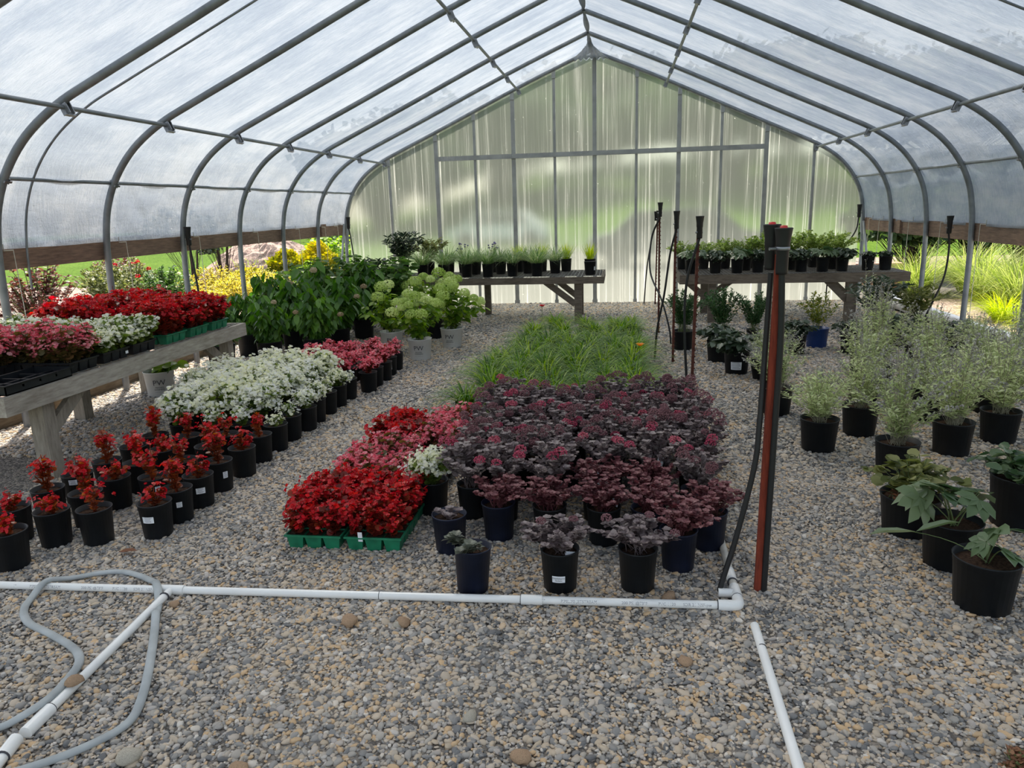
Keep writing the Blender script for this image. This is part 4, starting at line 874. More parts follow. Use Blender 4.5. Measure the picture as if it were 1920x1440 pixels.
# ---- centre bed: purple sedums
sed = []
front = [(-.62, 2.85, 'tall', 'sed_sparse', 0, 'nearly bare grey-green sedum in a dark pot tilting left, nearest the front pipe'),
         (-.245, 2.90, 's', 'sed_mid', 0, 'sedum in black pot with a white name label and white tag, front row'),
         (.085, 2.93, 's', 'sed_mid', 1, 'grey-purple sedum in black pot beside the brown stone, front row right'),
         (.27, 3.13, 'sb', 'sed_low', 0, 'wine-red sedum in dark blue pot, front right of the centre bed'),
         (.43, 3.35, 'sb', 'sed_low', 1, 'wine-red sedum in the pot touching the side pipe'),
         (-.80, 3.22, 'sb', 'sed_sparse', 1, 'dark blue pot with a few brown sedum leaves, front left of the centre bed')]
for x, y, pk, v, k, lb in front:
    t = potted('potted_sedum', lb, 'potted plant', pk, V_[v][k], (x, y, 0), 'sedums in the centre bed', tilt=(0, -.05) if pk == 'tall' else None)
    if 'white name label' in lb:
        co_, f_ = text_mesh('Dazzleberry\nSedum', .0105); R_ = POT['s'][2]; Hh = POT['s'][3]
        Rf = lambda z: R_ * .83 + (R_ * .125) * (z / (Hh * .86)) + .001
        st = ob('label_sticker', mesh('label_sticker', [curved_patch(Rf(.062), Rf(.092), .062, .092, -PI / 2 - .36, -PI / 2 + .36)], [M['label']]), t, rot=(0, 0, -t.rotation_euler[2])); st['label'] = 'white printed name label'
        ob('printed_text', mesh('printed_text', [(wrap(co_, Rf, -PI / 2, .077, .0022), f_)], [M['ink']], False), st)
        tg = ob('plant_tag', mesh('plant_tag', [box(-.02, .022, -.001, .001, 0, .04)], [M['label']], False), t, (0, 0, .15)); tg.rotation_euler = (-.5, .15, -t.rotation_euler[2] + .25)
        tg.location = Matrix.Rotation(-t.rotation_euler[2], 3, 'Z') @ Vector((.045, -.045, .148)); tg['label'] = 'white plant tag leaning on the rim'
rows = [(3.38, [-.57, -.33, -.08, .16], 'low'), (3.62, [-.78, -.58, -.36, -.10, .14, .40], 'mix'), (3.90, [-.76, -.56, -.33, -.08, .17, .42], 'tall'), (4.10, [-.78, -.54, -.30, -.05, .20, .44], 'tall'),
        (4.33, [-.80, -.56, -.32, -.08, .17, .42], 'tall'), (4.57, [-.76, -.52, -.28, -.04, .20, .43], 'tall'), (4.81, [-.78, -.54, -.30, -.06, .18, .42], 'tall'), (5.04, [-.74, -.50, -.26, -.02, .22, .42], 'tall')]
TAGS = {(0, 2): (.05, -.03), (2, 4): (.03, -.05), (3, 5): (-.02, -.06), (1, 3): (0, -.06)}
SN = ['second', 'third', 'fourth', 'fifth', 'sixth', 'seventh', 'eighth', 'ninth']
for i, (y, xs, kd) in enumerate(rows):
    for j, x in enumerate(xs):
        v = pick('sed_low', i + j) if kd == 'low' else pick('sed', i * 2 + j * 3 + (j // 2))
        if kd == 'mix' and j in (3, 4): v = pick('sed_low', j)
        t = potted('potted_sedum', '%s sedum in black pot, centre bed, %s row, %s from the left' % ('wine-red low' if kd == 'low' or (kd == 'mix' and j in (3, 4)) else 'dusky purple', SN[i], NTH[j + 1]), 'potted plant', 'sb' if (i + j) % 3 == 0 and i < 2 else 's', v,
               (x + rng.uniform(-.02, .02), y + rng.uniform(-.02, .02), 0), 'sedums in the centre bed', psc=rng.uniform(.9, 1.12) if kd != 'low' else 1.0)
        if (i, j) in TAGS:
            tg = ob('plant_tag', mesh('plant_tag', [box(-.016, .016, -.001, .001, 0, .06)], [M['label']], False), t); a_, b_ = TAGS[(i, j)]; tg.location = Matrix.Rotation(-t.rotation_euler[2], 3, 'Z') @ Vector((a_, b_, .22 if kd != 'low' else .20)); tg.rotation_euler = (-.6, .3, -t.rotation_euler[2]); tg['label'] = 'white plant tag'

# ---- daylilies
gr = [(5.30, [-1.12, -.80, -.55, -.30, -.05, .12]), (5.62, [-.98, -.74, -.50, -.26, -.02, .14]), (5.92, [-1.06, -.82, -.58, -.34, -.10, .12]), (6.24, [-1.10, -.86, -.62, -.38, -.14, .10]),
      (6.56, [-1.12, -.88, -.64, -.40, -.16, .08]), (6.90, [-1.10, -.84, -.60, -.36, -.12, .12]), (7.25, [-1.0, -.78, -.54, -.30, -.06, .16]), (7.6, [-1.0, -.74, -.50, -.24, .0, .2]), (8.0, [-.95, -.66, -.40, -.1, .12]), (8.5, [-.98, -.62, -.30, .06, .2]), (9.0, [-.80, -.40, -.05, .16])]
for i, (y, xs) in enumerate(gr):
    for j, x in enumerate(xs):
        potted('potted_daylily', 'green daylily clump, %s row behind the sedums, %s from the left' % (NTH[i + 1], NTH[j + 1]), 'potted plant', 's', pick('day', i * 3 + j), (x + rng.uniform(-.03, .03), y + rng.uniform(-.03, .03), 0),
               'daylilies in the centre bed', psc=rng.uniform(.8, 1.08) * (.9 if y > 7 else 1))
def lily(label, x, y, z, mat='orange'):
    t = thing('daylily_flower', label, 'flower', (x, y, 0), 0, 'open daylily blooms'); r = rs(int(y * 10)); ob('stalk', mesh('stalk', tube([(0, 0, .16), (.01, 0, z - .03)], .0025, 6), [M['stem']]), t)
    a = np.arange(6) * PI / 3; d = np.stack([np.cos(a), np.sin(a), np.full(6, .7)], -1)
    ob('bloom', mesh('bloom', [scatter(OVAL_V, OVAL_F, frames(d, np.array([0, 0, 1.]) + 0 * d), np.repeat([[.01, 0, z - .03]], 6, 0), np.full(6, .05), r.uniform(0, 1, 6))], [M[mat]]), t)
lily('single yellow-orange daylily bloom at the right edge of the daylily bed', .18, 6.6, .40)
lily('red and orange daylily bloom standing at the far end of the daylily bed', -.93, 8.9, .46, 'red')

# ---- cell trays
def cell_tray(mat, nx=3, ny=6, W_=.28, D_=.54, H_=.075):
    ch = []; cx, cy = W_ / nx, D_ / ny
    for i in range(nx):
        for j in range(ny):
            x, y = -W_ / 2 + cx * (i + .5), -D_ / 2 + cy * (j + .5); a, b = cx * .5 - .003, cy * .5 - .003; p, q = a * .74, b * .74
            V = [(x - p, y - q, 0), (x + p, y - q, 0), (x + p, y + q, 0), (x - p, y + q, 0), (x - a, y - b, H_), (x + a, y - b, H_), (x + a, y + b, H_), (x - a, y + b, H_)]
            ch.append((V, [(0, 3, 2, 1), (0, 1, 5, 4), (1, 2, 6, 5), (2, 3, 7, 6), (3, 0, 4, 7)]))
    e = .005
    ch += [box(-W_ / 2 - e, W_ / 2 + e, -D_ / 2 - e, -D_ / 2 + .003, H_ - .008, H_ + .002), box(-W_ / 2 - e, W_ / 2 + e, D_ / 2 - .003, D_ / 2 + e, H_ - .008, H_ + .002),
           box(-W_ / 2 - e, -W_ / 2 + .003, -D_ / 2, D_ / 2, H_ - .008, H_ + .002), box(W_ / 2 - .003, W_ / 2 + e, -D_ / 2, D_ / 2, H_ - .008, H_ + .002)]
    s = mesh('soil', [box(-W_ / 2 + .004, W_ / 2 - .004, -D_ / 2 + .004, D_ / 2 - .004, H_ - .012, H_ - .006)], [M['soil']], False)
    return mesh('cell_tray', ch, [M[mat]], False), s
TR = {k: cell_tray(k) for k in ('green_tray', 'pot')}
for colr, lf, H_ in (('red', 'beg_leaf_red', .20), ('pink', 'beg_leaf_pink', .20), ('white', 'beg_leaf_green', .17)):
    V_['t_' + colr] = [begonia(300 + i + len(colr) * 7, .078, H_ * (.9 + .1 * i), 15, colr, lf, 1.3, 12, .040, .0155, True)[0] for i in range(4)]
def flat(label, x, y, z, colr, tray, rz=0, nx=3, ny=6, hs=1., skip=()):
    t = thing('begonia_tray', label, 'plant tray', (x, y, z), rz, 'trays of begonias'); ob('cell_tray', TR[tray][0], t); ob('soil', TR[tray][1], t)
    for i in range(nx):
        for j in range(ny):
            if (i, j) in skip: continue
            px, py = -.14 + .28 / nx * (i + .5), -.27 + .54 / ny * (j + .5)
            ob('begonia_plant', rng.choice(V_['t_' + colr]), t, (px, py, .06), (px * .8 * -0, 0, rng.uniform(0, 6.28)), rng.uniform(.85, 1.1) * hs)
    return t
flat('red begonias in a green cell tray on the gravel, left one of the front pair', -1.475, 3.43, 0, 'red', 'green_tray')
t = flat('red begonias in a green cell tray on the gravel, right of the pair, with tag', -1.17, 3.43, 0, 'red', 'green_tray')
ob('plant_tag', mesh('plant_tag', [box(-.011, .011, -.001, .001, 0, .05)], [M['label']], False), t, (-.06, -.272, .055), (.1, 0, 0))
flat('pink begonias in a cell tray behind the left red tray', -1.47, 4.02, 0, 'pink', 'pot', 0, skip=((0, 5),))
flat('sparse pink and wine begonias in a cell tray beside the white sedum neighbour', -1.15, 3.98, 0, 'pink', 'pot', 0, skip=((2, 4), (2, 5), (2, 3), (1, 5), (2, 2), (1, 4), (2, 1), (2, 0), (1, 3), (1, 2)))
flat('red begonias in a black cell tray farther back, left of the pink one', -1.44, 4.62, 0, 'red', 'pot', 0, hs=1.1)
flat('bright pink begonias in a black cell tray against the back sedums', -1.12, 4.66, 0, 'pink', 'pot', 0, hs=1.1)
potted('potted_begonia', 'lone white begonia with a few red blooms among the purple sedums', 'potted plant', 's', V_['whi_b'][1], (-.99, 3.66, 0), 'begonias at the edge of the sedums', psc=.8)
zt = .622
for i, (x, y, c, tr_, lb) in enumerate([(-3.83, 4.42, 'pink', 'pot', 'pink begonias in a black tray at the bench front edge, beside the white ones'),
        (-3.83, 4.75, 'white', 'pot', 'white begonias in a labelled black tray on the bench, nearest of the front row'), (-3.83, 5.08, 'white', 'pot', 'white begonias in a black tray on the bench front edge, next to the green trays'),
        (-3.83, 5.50, 'red', 'green_tray', 'red begonias in a green tray on the bench front edge, nearest the camera'), (-3.83, 5.84, 'red', 'green_tray', 'red begonias in a green tray on the bench front edge, middle of three'),
        (-3.83, 6.18, 'red', 'green_tray', 'red begonias in a green tray at the far end of the bench front edge'),
        (-4.10, 4.02, 'pink', 'pot', 'deep pink begonias in a black tray on the bench behind the empty tray'), (-4.39, 4.40, 'pink', 'pot', 'pink begonias in a black tray, back of the bench, by the left edge'),
        (-4.39, 4.75, 'white', 'pot', 'white begonias in a black tray, back row of the bench, nearest'), (-4.39, 5.08, 'white', 'pot', 'white begonias in a black tray, back row of the bench, farther'),
        (-4.39, 5.42, 'red', 'green_tray', 'red begonias in a green tray, back row of the bench, nearest'), (-4.39, 5.76, 'red', 'green_tray', 'red begonias in a green tray, back row of the bench, middle'), (-4.39, 6.14, 'red', 'green_tray', 'tallest red begonias in a green tray, back row of the bench, farthest')]):
    t = flat(lb, x, y, zt, c, tr_, PI / 2 if i != 6 else 0, hs=1.2 if c != 'red' else (1.25 if i < 9 else 1.4))
    if i in (1,): ob('label_sticker', mesh('label_sticker', [box(.09, .12, -.2752 - .001, -.2752, .03, .05)], [M['label']], False), t)['label'] = 'small white label on the tray side'
# empty web tray
ch = []
W2, D2 = .27, .54
for a in (box(-W2 / 2, -W2 / 2 + .006, -D2 / 2, D2 / 2, 0, .06), box(W2 / 2 - .006, W2 / 2, -D2 / 2, D2 / 2, 0, .06), box(-W2 / 2, W2 / 2, -D2 / 2, -D2 / 2 + .006, 0, .06), box(-W2 / 2, W2 / 2, D2 / 2 - .006, D2 / 2, 0, .06), box(-W2 / 2, W2 / 2, -D2 / 2, D2 / 2, 0, .006),
          box(-W2 / 2 - .012, W2 / 2 + .012, -D2 / 2 - .012, -D2 / 2, .055, .06), box(-W2 / 2 - .012, W2 / 2 + .012, D2 / 2, D2 / 2 + .012, .055, .06), box(-W2 / 2 - .012, -W2 / 2, -D2 / 2, D2 / 2, .055, .06), box(W2 / 2, W2 / 2 + .012, -D2 / 2, D2 / 2, .055, .06)): ch.append(a)
t = thing('carry_tray', 'empty black carry tray on the near corner of the left bench', 'tray', (-3.66, 3.98, zt)); ob('tray_body', mesh('tray_body', ch, [M['pot']], False), t)
for i in range(1, 4): ob('divider', mesh('divider', [box(-W2 / 2, W2 / 2, -D2 / 2 + D2 * i / 4 - .008, -D2 / 2 + D2 * i / 4 + .008, .028, .042)], [M['pot']], False), t)
ob('divider', mesh('divider', [box(-.008, .008, -D2 / 2, D2 / 2, .028, .041)], [M['pot']], False), t)
st = ob('label_sticker', mesh('label_sticker', [box(-.02, .02, -.001, .0, 0, .035)], [M['label']], False), t, (-.09, -.14, .062), (0, 0, .3)); st['label'] = 'white label'

# ---- white pots with lime hydrangeas
def pw_pot(label, x, y, v, psc, az=-1.35, cat='potted plant', name='potted_hydrangea', soil=True):
    t = potted(name, label, cat, 'w', v, (x, y, 0), 'plants in white printed pots', rz=0, psc=psc, soil=soil)
    R_, H_ = POT['w'][2], POT['w'][3]; Rf = lambda z: R_ * .83 + (R_ * .125) * (z / (H_ * .86)) + .001
    for k, da in enumerate((0, -2.1, 2.1)):
        for txt, sz, zc in (('PW', .070, .140), ('PROVEN', .019, .096), ('WINNERS', .021, .077), ('www.provenwinners.com', .0085, .055)):
            if k and sz < .012: continue
            c_, f_ = text_mesh(txt, sz); ob('printed_text', mesh('printed_text', [(wrap(c_, Rf, az + da, zc, .0025), f_)], [M['ink'] if sz > .015 else M['ink_grey']], False), t)
    for a in np.arange(5) * 2 * PI / 5 + az + .3:
        p_ = curved_patch(R_ * .831, R_ * .84, .001, .013, a - .13, a + .13, .0015, 3); ob('drain_hole', mesh('drain_hole', [p_], [M['rubber']]), t)
    return t
pw_pot('white printed pot with a few bare green sprigs standing under the bench', -4.22, 6.16, V_['sprig'][0], 1.1, -1.05)
pw_pot('lime-headed hydrangea in a white printed pot, nearest, beside the pink begonias', -2.18, 7.84, V_['lime'][0], 1.0, -1.45)
pw_pot('lime-headed hydrangea in a white printed pot, farthest right and behind', -1.98, 8.56, V_['lime'][1], 1.12, -1.6)
pw_pot('lime-headed hydrangea in a white printed pot, leftmost, behind the pink begonias', -2.66, 8.35, V_['lime'][2], 1.1, -1.3)
potted('potted_hydrangea', 'lime-headed hydrangea in a dark pot behind the white pots', 'potted plant', 'l', V_['lime'][0], (-2.35, 9.2, 0), 'hydrangeas by the bench', psc=1.25)
# ---- dark hydrangeas by the left wall
HD = [(-4.25, 7.35), (-3.80, 7.55), (-3.35, 7.75), (-4.30, 8.05), (-3.85, 8.3), (-3.35, 8.45), (-4.3, 8.8), (-3.85, 9.05), (-3.3, 9.2)]
for i, (x, y) in enumerate(HD):
    potted('potted_hydrangea', 'drooping dark green hydrangea by the left wall, row %s, %s from the wall' % (('one', 'two', 'three')[i // 3], NTH[i % 3 + 1]), 'potted plant', 'l', pick('hyd', i), (x, y, 0), 'dark hydrangeas by the left wall', psc=(.72, .78, .85, .85, .95, 1.0, 1.1, 1.15, 1.15)[i])
for i, (x, y, lb) in enumerate([(-4.2, 9.7, 'bright leafy green shrub behind the dark hydrangeas, left of three'), (-3.6, 9.9, 'bright leafy green shrub behind the dark hydrangeas, middle of three'), (-3.1, 9.75, 'bright leafy green shrub behind the dark hydrangeas, right of three')]):
    potted('potted_shrub', lb, 'potted plant', 'l', pick('hyd_up', i), (x, y, 0), 'leafy shrubs by the left wall', psc=1.15)
potted('potted_shrub', 'open leafy shrub at the left end of the back bench', 'potted plant', 'l', V_['nandina'][0], (-3.62, 10.75, 0), 'shrubs near the back bench', psc=1.9)

# ---- right side: sages
SG = [(1.30, 4.86, 0, .95, 'sage in black pot nearest the red-stained riser'), (1.66, 5.22, 1, .9, 'sage in black pot half hidden behind the two nearest sages'), (1.62, 4.40, 3, .98, 'sage with tall bare spikes in black pot, closest of the sages'),
      (2.10, 4.83, 1, 1.05, 'sage in black pot with a stem curling over its rim'), (2.50, 5.10, 2, 1.08, 'wide sage in black pot near the right picture edge'), (2.25, 5.62, 2, 1.0, 'sage in black pot behind the one with the curled stem'),
      (1.20, 5.72, 3, .88, 'greyish sage behind the red-stained riser'), (1.95, 6.10, 1, 1.0, 'sage in the middle of the group, third row'), (2.75, 5.85, 0, 1.1, 'sage by the right edge, third row'), (1.36, 6.70, 2, .8, 'pale sage at the left rear of the group'),
      (2.20, 6.55, 3, 1.15, 'sage at the centre rear of the group'), (2.75, 6.9, 2, 1.0, 'sage at the right rear of the group'), (3.15, 6.3, 1, 1.0, 'sage at the far right of the group, against the side sill'), (3.3, 7.3, 2, .75, 'rearmost sage on the right side'), (3.0, 5.2, 3, 1.0, 'sage cut by the right picture edge')]
for x, y, k, s_, lb in SG:
    potted('potted_sage', 'grey-green ' + lb, 'potted plant', 'm', V_['sage'][k], (x, y, 0), 'sages on the right side', psc=s_)
# one very tall grey flower spike cluster
tall = sageplant(401, .14, 1.02, 9, 34, 1.0)
potted('potted_sage', 'tallest plant of the right group, with upright grey flower spikes reaching the bench', 'potted plant', 'm', tall, (2.26, 7.15, 0), 'sages on the right side')
t = potted('potted_hellebore', 'hellebore in black pot with one long stem leaning left, nearest the camera at right', 'potted plant', 'm', V_['hell_big'][1], (1.44, 2.90, 0), 'leafy pots at lower right', rz=1.0, psc=.8)
r = rs(77); st_, at_ = stems(r, 1, .001, np.array([[-.30, -.02, .13]]), .004, 6)
lf = ob('stem', mesh('stem', [st_], [M['stem']]), t, (0, 0, .19), (0, 0, -1.0))
ob('leaf', mesh('leaf', [scatter(OVAL_V, OVAL_F, frames(np.array([[-1., -.1, .05], [.75, .1, .25]]), np.array([[0, .3, 1.]] * 2)), np.array([[-.28, -.02, .13], [-.28, -.02, .13]]), np.array([[.10, .2, .2], [.09, .19, .2]]) * .9, np.array([.9, .6]))], [M['hell']]), lf)
potted('potted_hellebore', 'hellebore in black pot with broad green leaves, second from the camera at right', 'potted plant', 'm', V_['hell_big'][0], (1.46, 3.26, 0), 'leafy pots at lower right', psc=1.05)
t = potted('potted_heuchera', 'round-leaved green plant with dead brown leaves on its left, in black pot', 'potted plant', 'g', V_['heuch'][0], (1.41, 3.60, 0), 'leafy pots at lower right', psc=1.5)
dl = bush(402, .11, .09, 16, 7, .035, 'dead', .7); ob('dead_leaves', dl[0], t, tuple(Matrix.Rotation(-t.rotation_euler[2], 3, 'Z') @ Vector((-.07, -.03, .17))))
potted('potted_heuchera', 'silvery leafy plant in black pot cut by the right picture edge', 'potted plant', 'l', V_['heuch'][1], (1.96, 3.72, 0), 'leafy pots at lower right', psc=1.25)
# middle distance, right of the aisle
for x, y, k, s_, lb in [(.72, 8.38, 0, 1.5, 'left of three'), (1.17, 8.62, 1, 1.5, 'middle of three'), (1.52, 8.60, 0, 1.4, 'right of three')]:
    potted('potted_shrub', 'fine-leaved dark green shrub in front of the right bench, ' + lb, 'potted plant', 'm' if k == 0 and x < 1 else 's', V_['fine'][k], (x, y, 0), 'fine-leaved shrubs', psc=s_)
potted('potted_shrub', 'dark-leaved mound in black pot without a label, behind the labelled one', 'potted plant', 'm', V_['darkl'][0], (1.02, 7.72, 0), 'dark-leaved pots right of the aisle', psc=1.3)
potted('potted_shrub', 'dark-leaved mound in black pot with a white printed label, right of the aisle', 'potted plant', 'm', V_['darkl'][1], (1.12, 7.16, 0), 'dark-leaved pots right of the aisle', psc=1.4, sticker=(-1.75, .11, .075, .42, 5))
t = thing('plant_pot', 'small empty black pot tipped beside the red-stained riser, on the gravel', 'pot', (1.30, 6.9, .0), 0); ob('pot', POT['s'][0], t, (0, 0, .01), (0, -.12, 0))
potted('potted_fern', 'ferny yellow-green plant in a bright blue pot', 'potted plant', 'blue', V_['fern'][0], (2.18, 8.5, 0), 'odd pots before the right bench', psc=1.15)
for x, y, k, lb in [(1.86, 8.12, 1, 'dark-leaved plant just left of the blue pot'), (2.45, 8.15, 2, 'dark-leaved plant right of the blue pot'), (2.95, 7.75, 0, 'dark-leaved plant left of the white sill, nearer'), (3.4, 8.0, 1, 'dark-leaved plant against the white sill'), (3.05, 8.5, 2, 'dark-leaved plant behind the sages by the white sill')]:
    potted('potted_shrub', lb, 'potted plant', 'm', V_['darkl'][k], (x, y, 0), 'dark-leaved pots before the right bench', psc=1.15)
potted('potted_shrub', 'tall open nandina under the right end of the bench, left of two', 'potted plant', 'm', V_['nandina'][0], (3.05, 9.35, 0), 'nandinas by the right bench', psc=1.35)
potted('potted_shrub', 'tall open olive nandina under the right end of the bench, right of two', 'potted plant', 'm', V_['nandina'][1], (3.50, 9.3, 0), 'nandinas by the right bench', psc=1.35)

# ---- plants on the back benches
zb = .662
potted('plant_pot', 'empty black pots nested at the right end of the left back bench', 'pot', 's', None, (-.40, 10.50, zb), soil=False, sticker=(-.6, .03, .05, .5, 3))
BL = [(-1.14, 10.42, 'lir'), (-1.50, 10.50, 'lir'), (-1.84, 10.42, 'lir'), (-2.16, 10.48, 'lir'), (-2.48, 10.42, 'lir'), (-2.80, 10.46, 'lir'), (-.92, 10.85, 'lir'), (-1.32, 10.88, 'lir'), (-1.72, 10.85, 'lir'), (-2.1, 10.88, 'lir'), (-2.5, 10.85, 'lir')]
for i, (x, y, k) in enumerate(BL):
    potted('potted_grass', 'variegated grass in black pot on the back bench, %s row, %s from the right' % ('front' if i < 6 else 'second', NTH[i % 6 + 1 if i < 6 else i - 5]), 'potted plant', 's', pick(k, i), (x, y, zb), 'variegated grasses on the back bench', psc=rng.uniform(1.05, 1.25))
for x, y, lb in [(-.42, 11.0, 'brightest yellow-green grass in black pot, alone at the right end of the left back bench'), (-.78, 11.15, 'yellow-green grass in black pot, second from the right end of the bench'), (-1.15, 11.2, 'yellow-green grass in black pot, third from the right end of the bench'), (-1.5, 11.2, 'yellow-green grass in black pot, fourth from the right end of the bench'), ]:
    potted('potted_grass', lb, 'potted plant', 's', pick('yel', int(x * 10) & 1), (x, y, zb), 'yellow-green grasses on the back bench', psc=1.1)
for x, y, lb in [(-1.9, 11.2, 'lavender-flowered plant at the back of the left bench, right one'), (-2.35, 11.2, 'lavender-flowered plant at the back of the left bench, left one')]:
    potted('potted_lavender', lb, 'potted plant', 's', V_['lav'][0], (x, y, zb), 'lavender-flowered plants', psc=1.05)
potted('potted_shrub', 'olive leafy nandina at the left end of the left back bench, right one', 'potted plant', 's', V_['nandina'][1], (-2.85, 11.05, zb), 'nandinas on the back bench', psc=1.25)
potted('potted_shrub', 'dark leafy nandina at the left end of the left back bench, left one', 'potted plant', 's', V_['nandina'][0], (-3.18, 10.8, zb), 'nandinas on the back bench', psc=1.3)
for i, x in enumerate([.98, 1.30, 1.58, 1.86, 2.14, 2.42, 2.68, 2.94]):
    potted('potted_hellebore', 'dark hellebore in black pot, front row of the right bench, %s from the left' % NTH[i + 1], 'potted plant', 's', pick('darkl' if i % 2 else 'hell', i), (x, 10.40 + .05 * (i % 2), zb), 'hellebores on the right bench', psc=1.15 if i % 2 == 0 else 1.1, z_up=-.02)
for x, lb in [(3.28, 'dark low plant in black pot, last but one on the right bench'), (3.50, 'dark low plant in black pot at the right end of the right bench')]:
    potted('potted_hellebore', lb, 'potted plant', 's', V_['darkl'][2], (x, 10.5, zb), 'hellebores on the right bench', psc=.62)
for i, x in enumerate([.92, 1.22, 1.52, 1.84, 2.14, 2.44, 2.74, 3.04]):
    potted('potted_shrub', 'airy yellow-green plant in black pot, back row of right bench, %s from the left' % NTH[i + 1], 'potted plant', 's', pick('lacy', i), (x, 11.15, zb), 'airy plants at the back of the right bench', psc=(1.15, 1.1, 1.3, 1.4, 1.75, 1.6, 1.7, 1.6)[i])
for i, x in enumerate([1.0, 1.75, 2.35, 2.9]):
    potted('potted_shrub', 'dull green mound in black pot, middle row of the right bench, %s from the left' % NTH[i + 1], 'potted plant', 's', pick('darkl', i + 1), (x, 10.78, zb), 'middle row of the right bench', psc=.85)

# ------------------------------------------------------------------ outside, left
def shrub(name, label, x, y, R, H, nst, per, ls, mat, z=0, group='shrubs beyond the left opening', cat='shrub', w=.7, tv=OVAL_V, tf=OVAL_F, h0=0., seed=None, flowers=None, nfl=0, fR=.04, flat=.5, t0=.1, up=.4, droop=0., fs=.02, fn=40):
    sd = seed or int(abs(x * 37 + y * 91)) % 9999
    f, b = bush(sd, R, H, nst, per, ls, mat, w, tv, tf, up, droop, .006, h0, flat, t0, flowers=flowers, nfl=nfl, fR=fR, fs=fs, fn=fn, base=R * .3)
    f.name = name; o = ob(name, f, None, (x, y, z), label=label, cat=cat, group=group)
    if b: ob('blossoms', b, o)
    return o
shrub('shrub', 'burgundy-leaved shrub outside, behind the leftmost hoop', -7.5, 8.7, .62, 1.05, 80, 40, .065, 'burg', h0=.1)
shrub('shrub', 'pale green and cream flowering shrub outside at the left picture edge', -6.5, 7.0, .5, .66, 60, 36, .055, 'olive', flowers='white', nfl=14)
shrub('shrub', 'white-flecked green shrub outside, right of the burgundy one', -6.5, 8.0, .45, .66, 60, 36, .05, 'fresh', flowers='white', nfl=16)
def rose(label, x, y, R, H, mat, fl=None):
    t = thing('potted_rose', label, 'potted plant', (x, y, 0), 0, 'nursery shrubs outside the left opening'); ob('pot', POT['l'][0], t)
    f, b = bush(int(x * -100), R * 1.1, H, 56, 36, .055, mat, .7, OVAL_V, OVAL_F, .4, 0, .005, .1, .4, flowers=fl, nfl=5, fR=.035, fs=.03, fn=24, base=.06); f = ob('foliage', f, t, (0, 0, .22))
    if b: ob('blossoms', b, f)
rose('olive and brown leafy rose in a black pot outside, left of the white sheet', -6.9, 9.3, .42, .70, 'olive')
rose('leafy rose in a black pot outside, just left of the second hoop', -7.2, 10.2, .40, .75, 'olive', 'red')
rose('tall rose in a black pot outside, behind the second hoop', -6.5, 9.9, .38, .66, 'fresh', 'white')
rose('bronze rose in a black pot outside, farther behind', -8.6, 11.8, .5, .8, 'burg')
rose('green rose bush outside, behind the white sheet to the left', -8.0, 10.6, .42, .7, 'olive', 'white')
ob('ground_sheet', mesh('ground_sheet', [box(-7.7, -5.9, 8.7, 10.6, .0, .02)], [M['white_film']], False), None, label='white plastic sheet lying on the ground outside the left opening', cat='sheet')
shrub('shrub', 'low brownish shrub outside on the mulch, right of the second hoop', -8.2, 13.2, .7, .55, 26, 18, .06, 'burg')
shrub('shrub', 'slim pale yellow-green bamboo-like plant outside', -7.9, 12.6, .22, .95, 16, 30, .06, 'bright', w=.25)
def tree(label, x, y, H, R, mat, n=60, per=46, ls=.16, trunk=.06, h0=.35, z=0, cat='tree', group='trees outside', seed=1, lean=0., flat=.35, nt=1):
    t = thing('tree', label, cat, (x, y, z), 0, group); r = rs(seed)
    for k in range(nt):
        dx = (k - (nt - 1) / 2) * trunk * 3.2
        ob('trunk', mesh('trunk', tube(catmull([(dx, 0, 0), (dx * 1.3 + lean * .3, 0, H * .3), (dx * 2 + lean, .05, H * .7)], 6), np.linspace(trunk, trunk * .5, 13), 9), [M['bark']]), t)
    tips = dome_tips(r, n, R, H * (1 - h0), flat, H * h0); tips[:, 2] *= r.uniform(.72, 1, n)
    st, at = stems(r, n, R * .15, tips, trunk * .12, 3, 1); V = st[0]; V[:, 2] = np.maximum(V[:, 2], H * .25 * h0)
    c = np.repeat(tips, per, 0) + r.normal(0, R * .12, (n * per, 3)) * np.array([1, 1, .5]); F = frames(r.normal(0, 1, c.shape) + [0, 0, -.2], r.normal(0, 1, c.shape) + [0, 0, .8])
    ob('crown', mesh('crown', [scatter(DIA_V, DIA_F, F, c, ls * r.uniform(.6, 1.2, len(c)), r.uniform(0, 1, len(c))), st], [M[mat], M['bark']]), t); return t
tree('small multi-stemmed dark tree outside between the second and third hoops', -8.9, 14.6, 1.95, .75, 'dark', 26, 60, .075, .03, .42, nt=3, seed=4, group='small trees beyond the left opening')
tree('dense dark small tree outside, just left of the third hoop', -8.35, 14.9, 1.75, .55, 'dark', 30, 70, .07, .04, .3, nt=2, seed=6, group='small trees beyond the left opening')
# golden spirea row
for i, (x, y, R, H, lb) in enumerate([(-7.9, 13.7, .75, .62, 'bright yellow shrub outside, leftmost of the golden group behind the red trays'), (-7.1, 12.9, .7, .55, 'bright yellow shrub outside, nearest of the golden group'), (-6.4, 12.9, .65, .50, 'bright yellow shrub outside, rightmost of the golden group'), (-7.5, 14.4, .7, .6, 'bright yellow shrub outside, rearmost of the golden group')]):
    shrub('shrub', lb, x, y, R * 1.1, H * 1.15, 110, 46, .045, 'gold', w=.5, group='golden shrubs beyond the left opening')
for x, y, R, H, lb in [(-6.3, 14.4, .6, .7, 'green shrub outside behind the golden group, left one'), (-5.6, 13.4, .65, .62, 'white-flecked green shrub outside, right of the golden group'), (-5.9, 12.2, .5, .5, 'low green shrub just outside the left opening')]:
    shrub('shrub', lb, x, y, R, H, 70, 40, .06, 'bright' if x < -6 else 'fresh', flowers='white' if x > -5.7 else None, nfl=10)
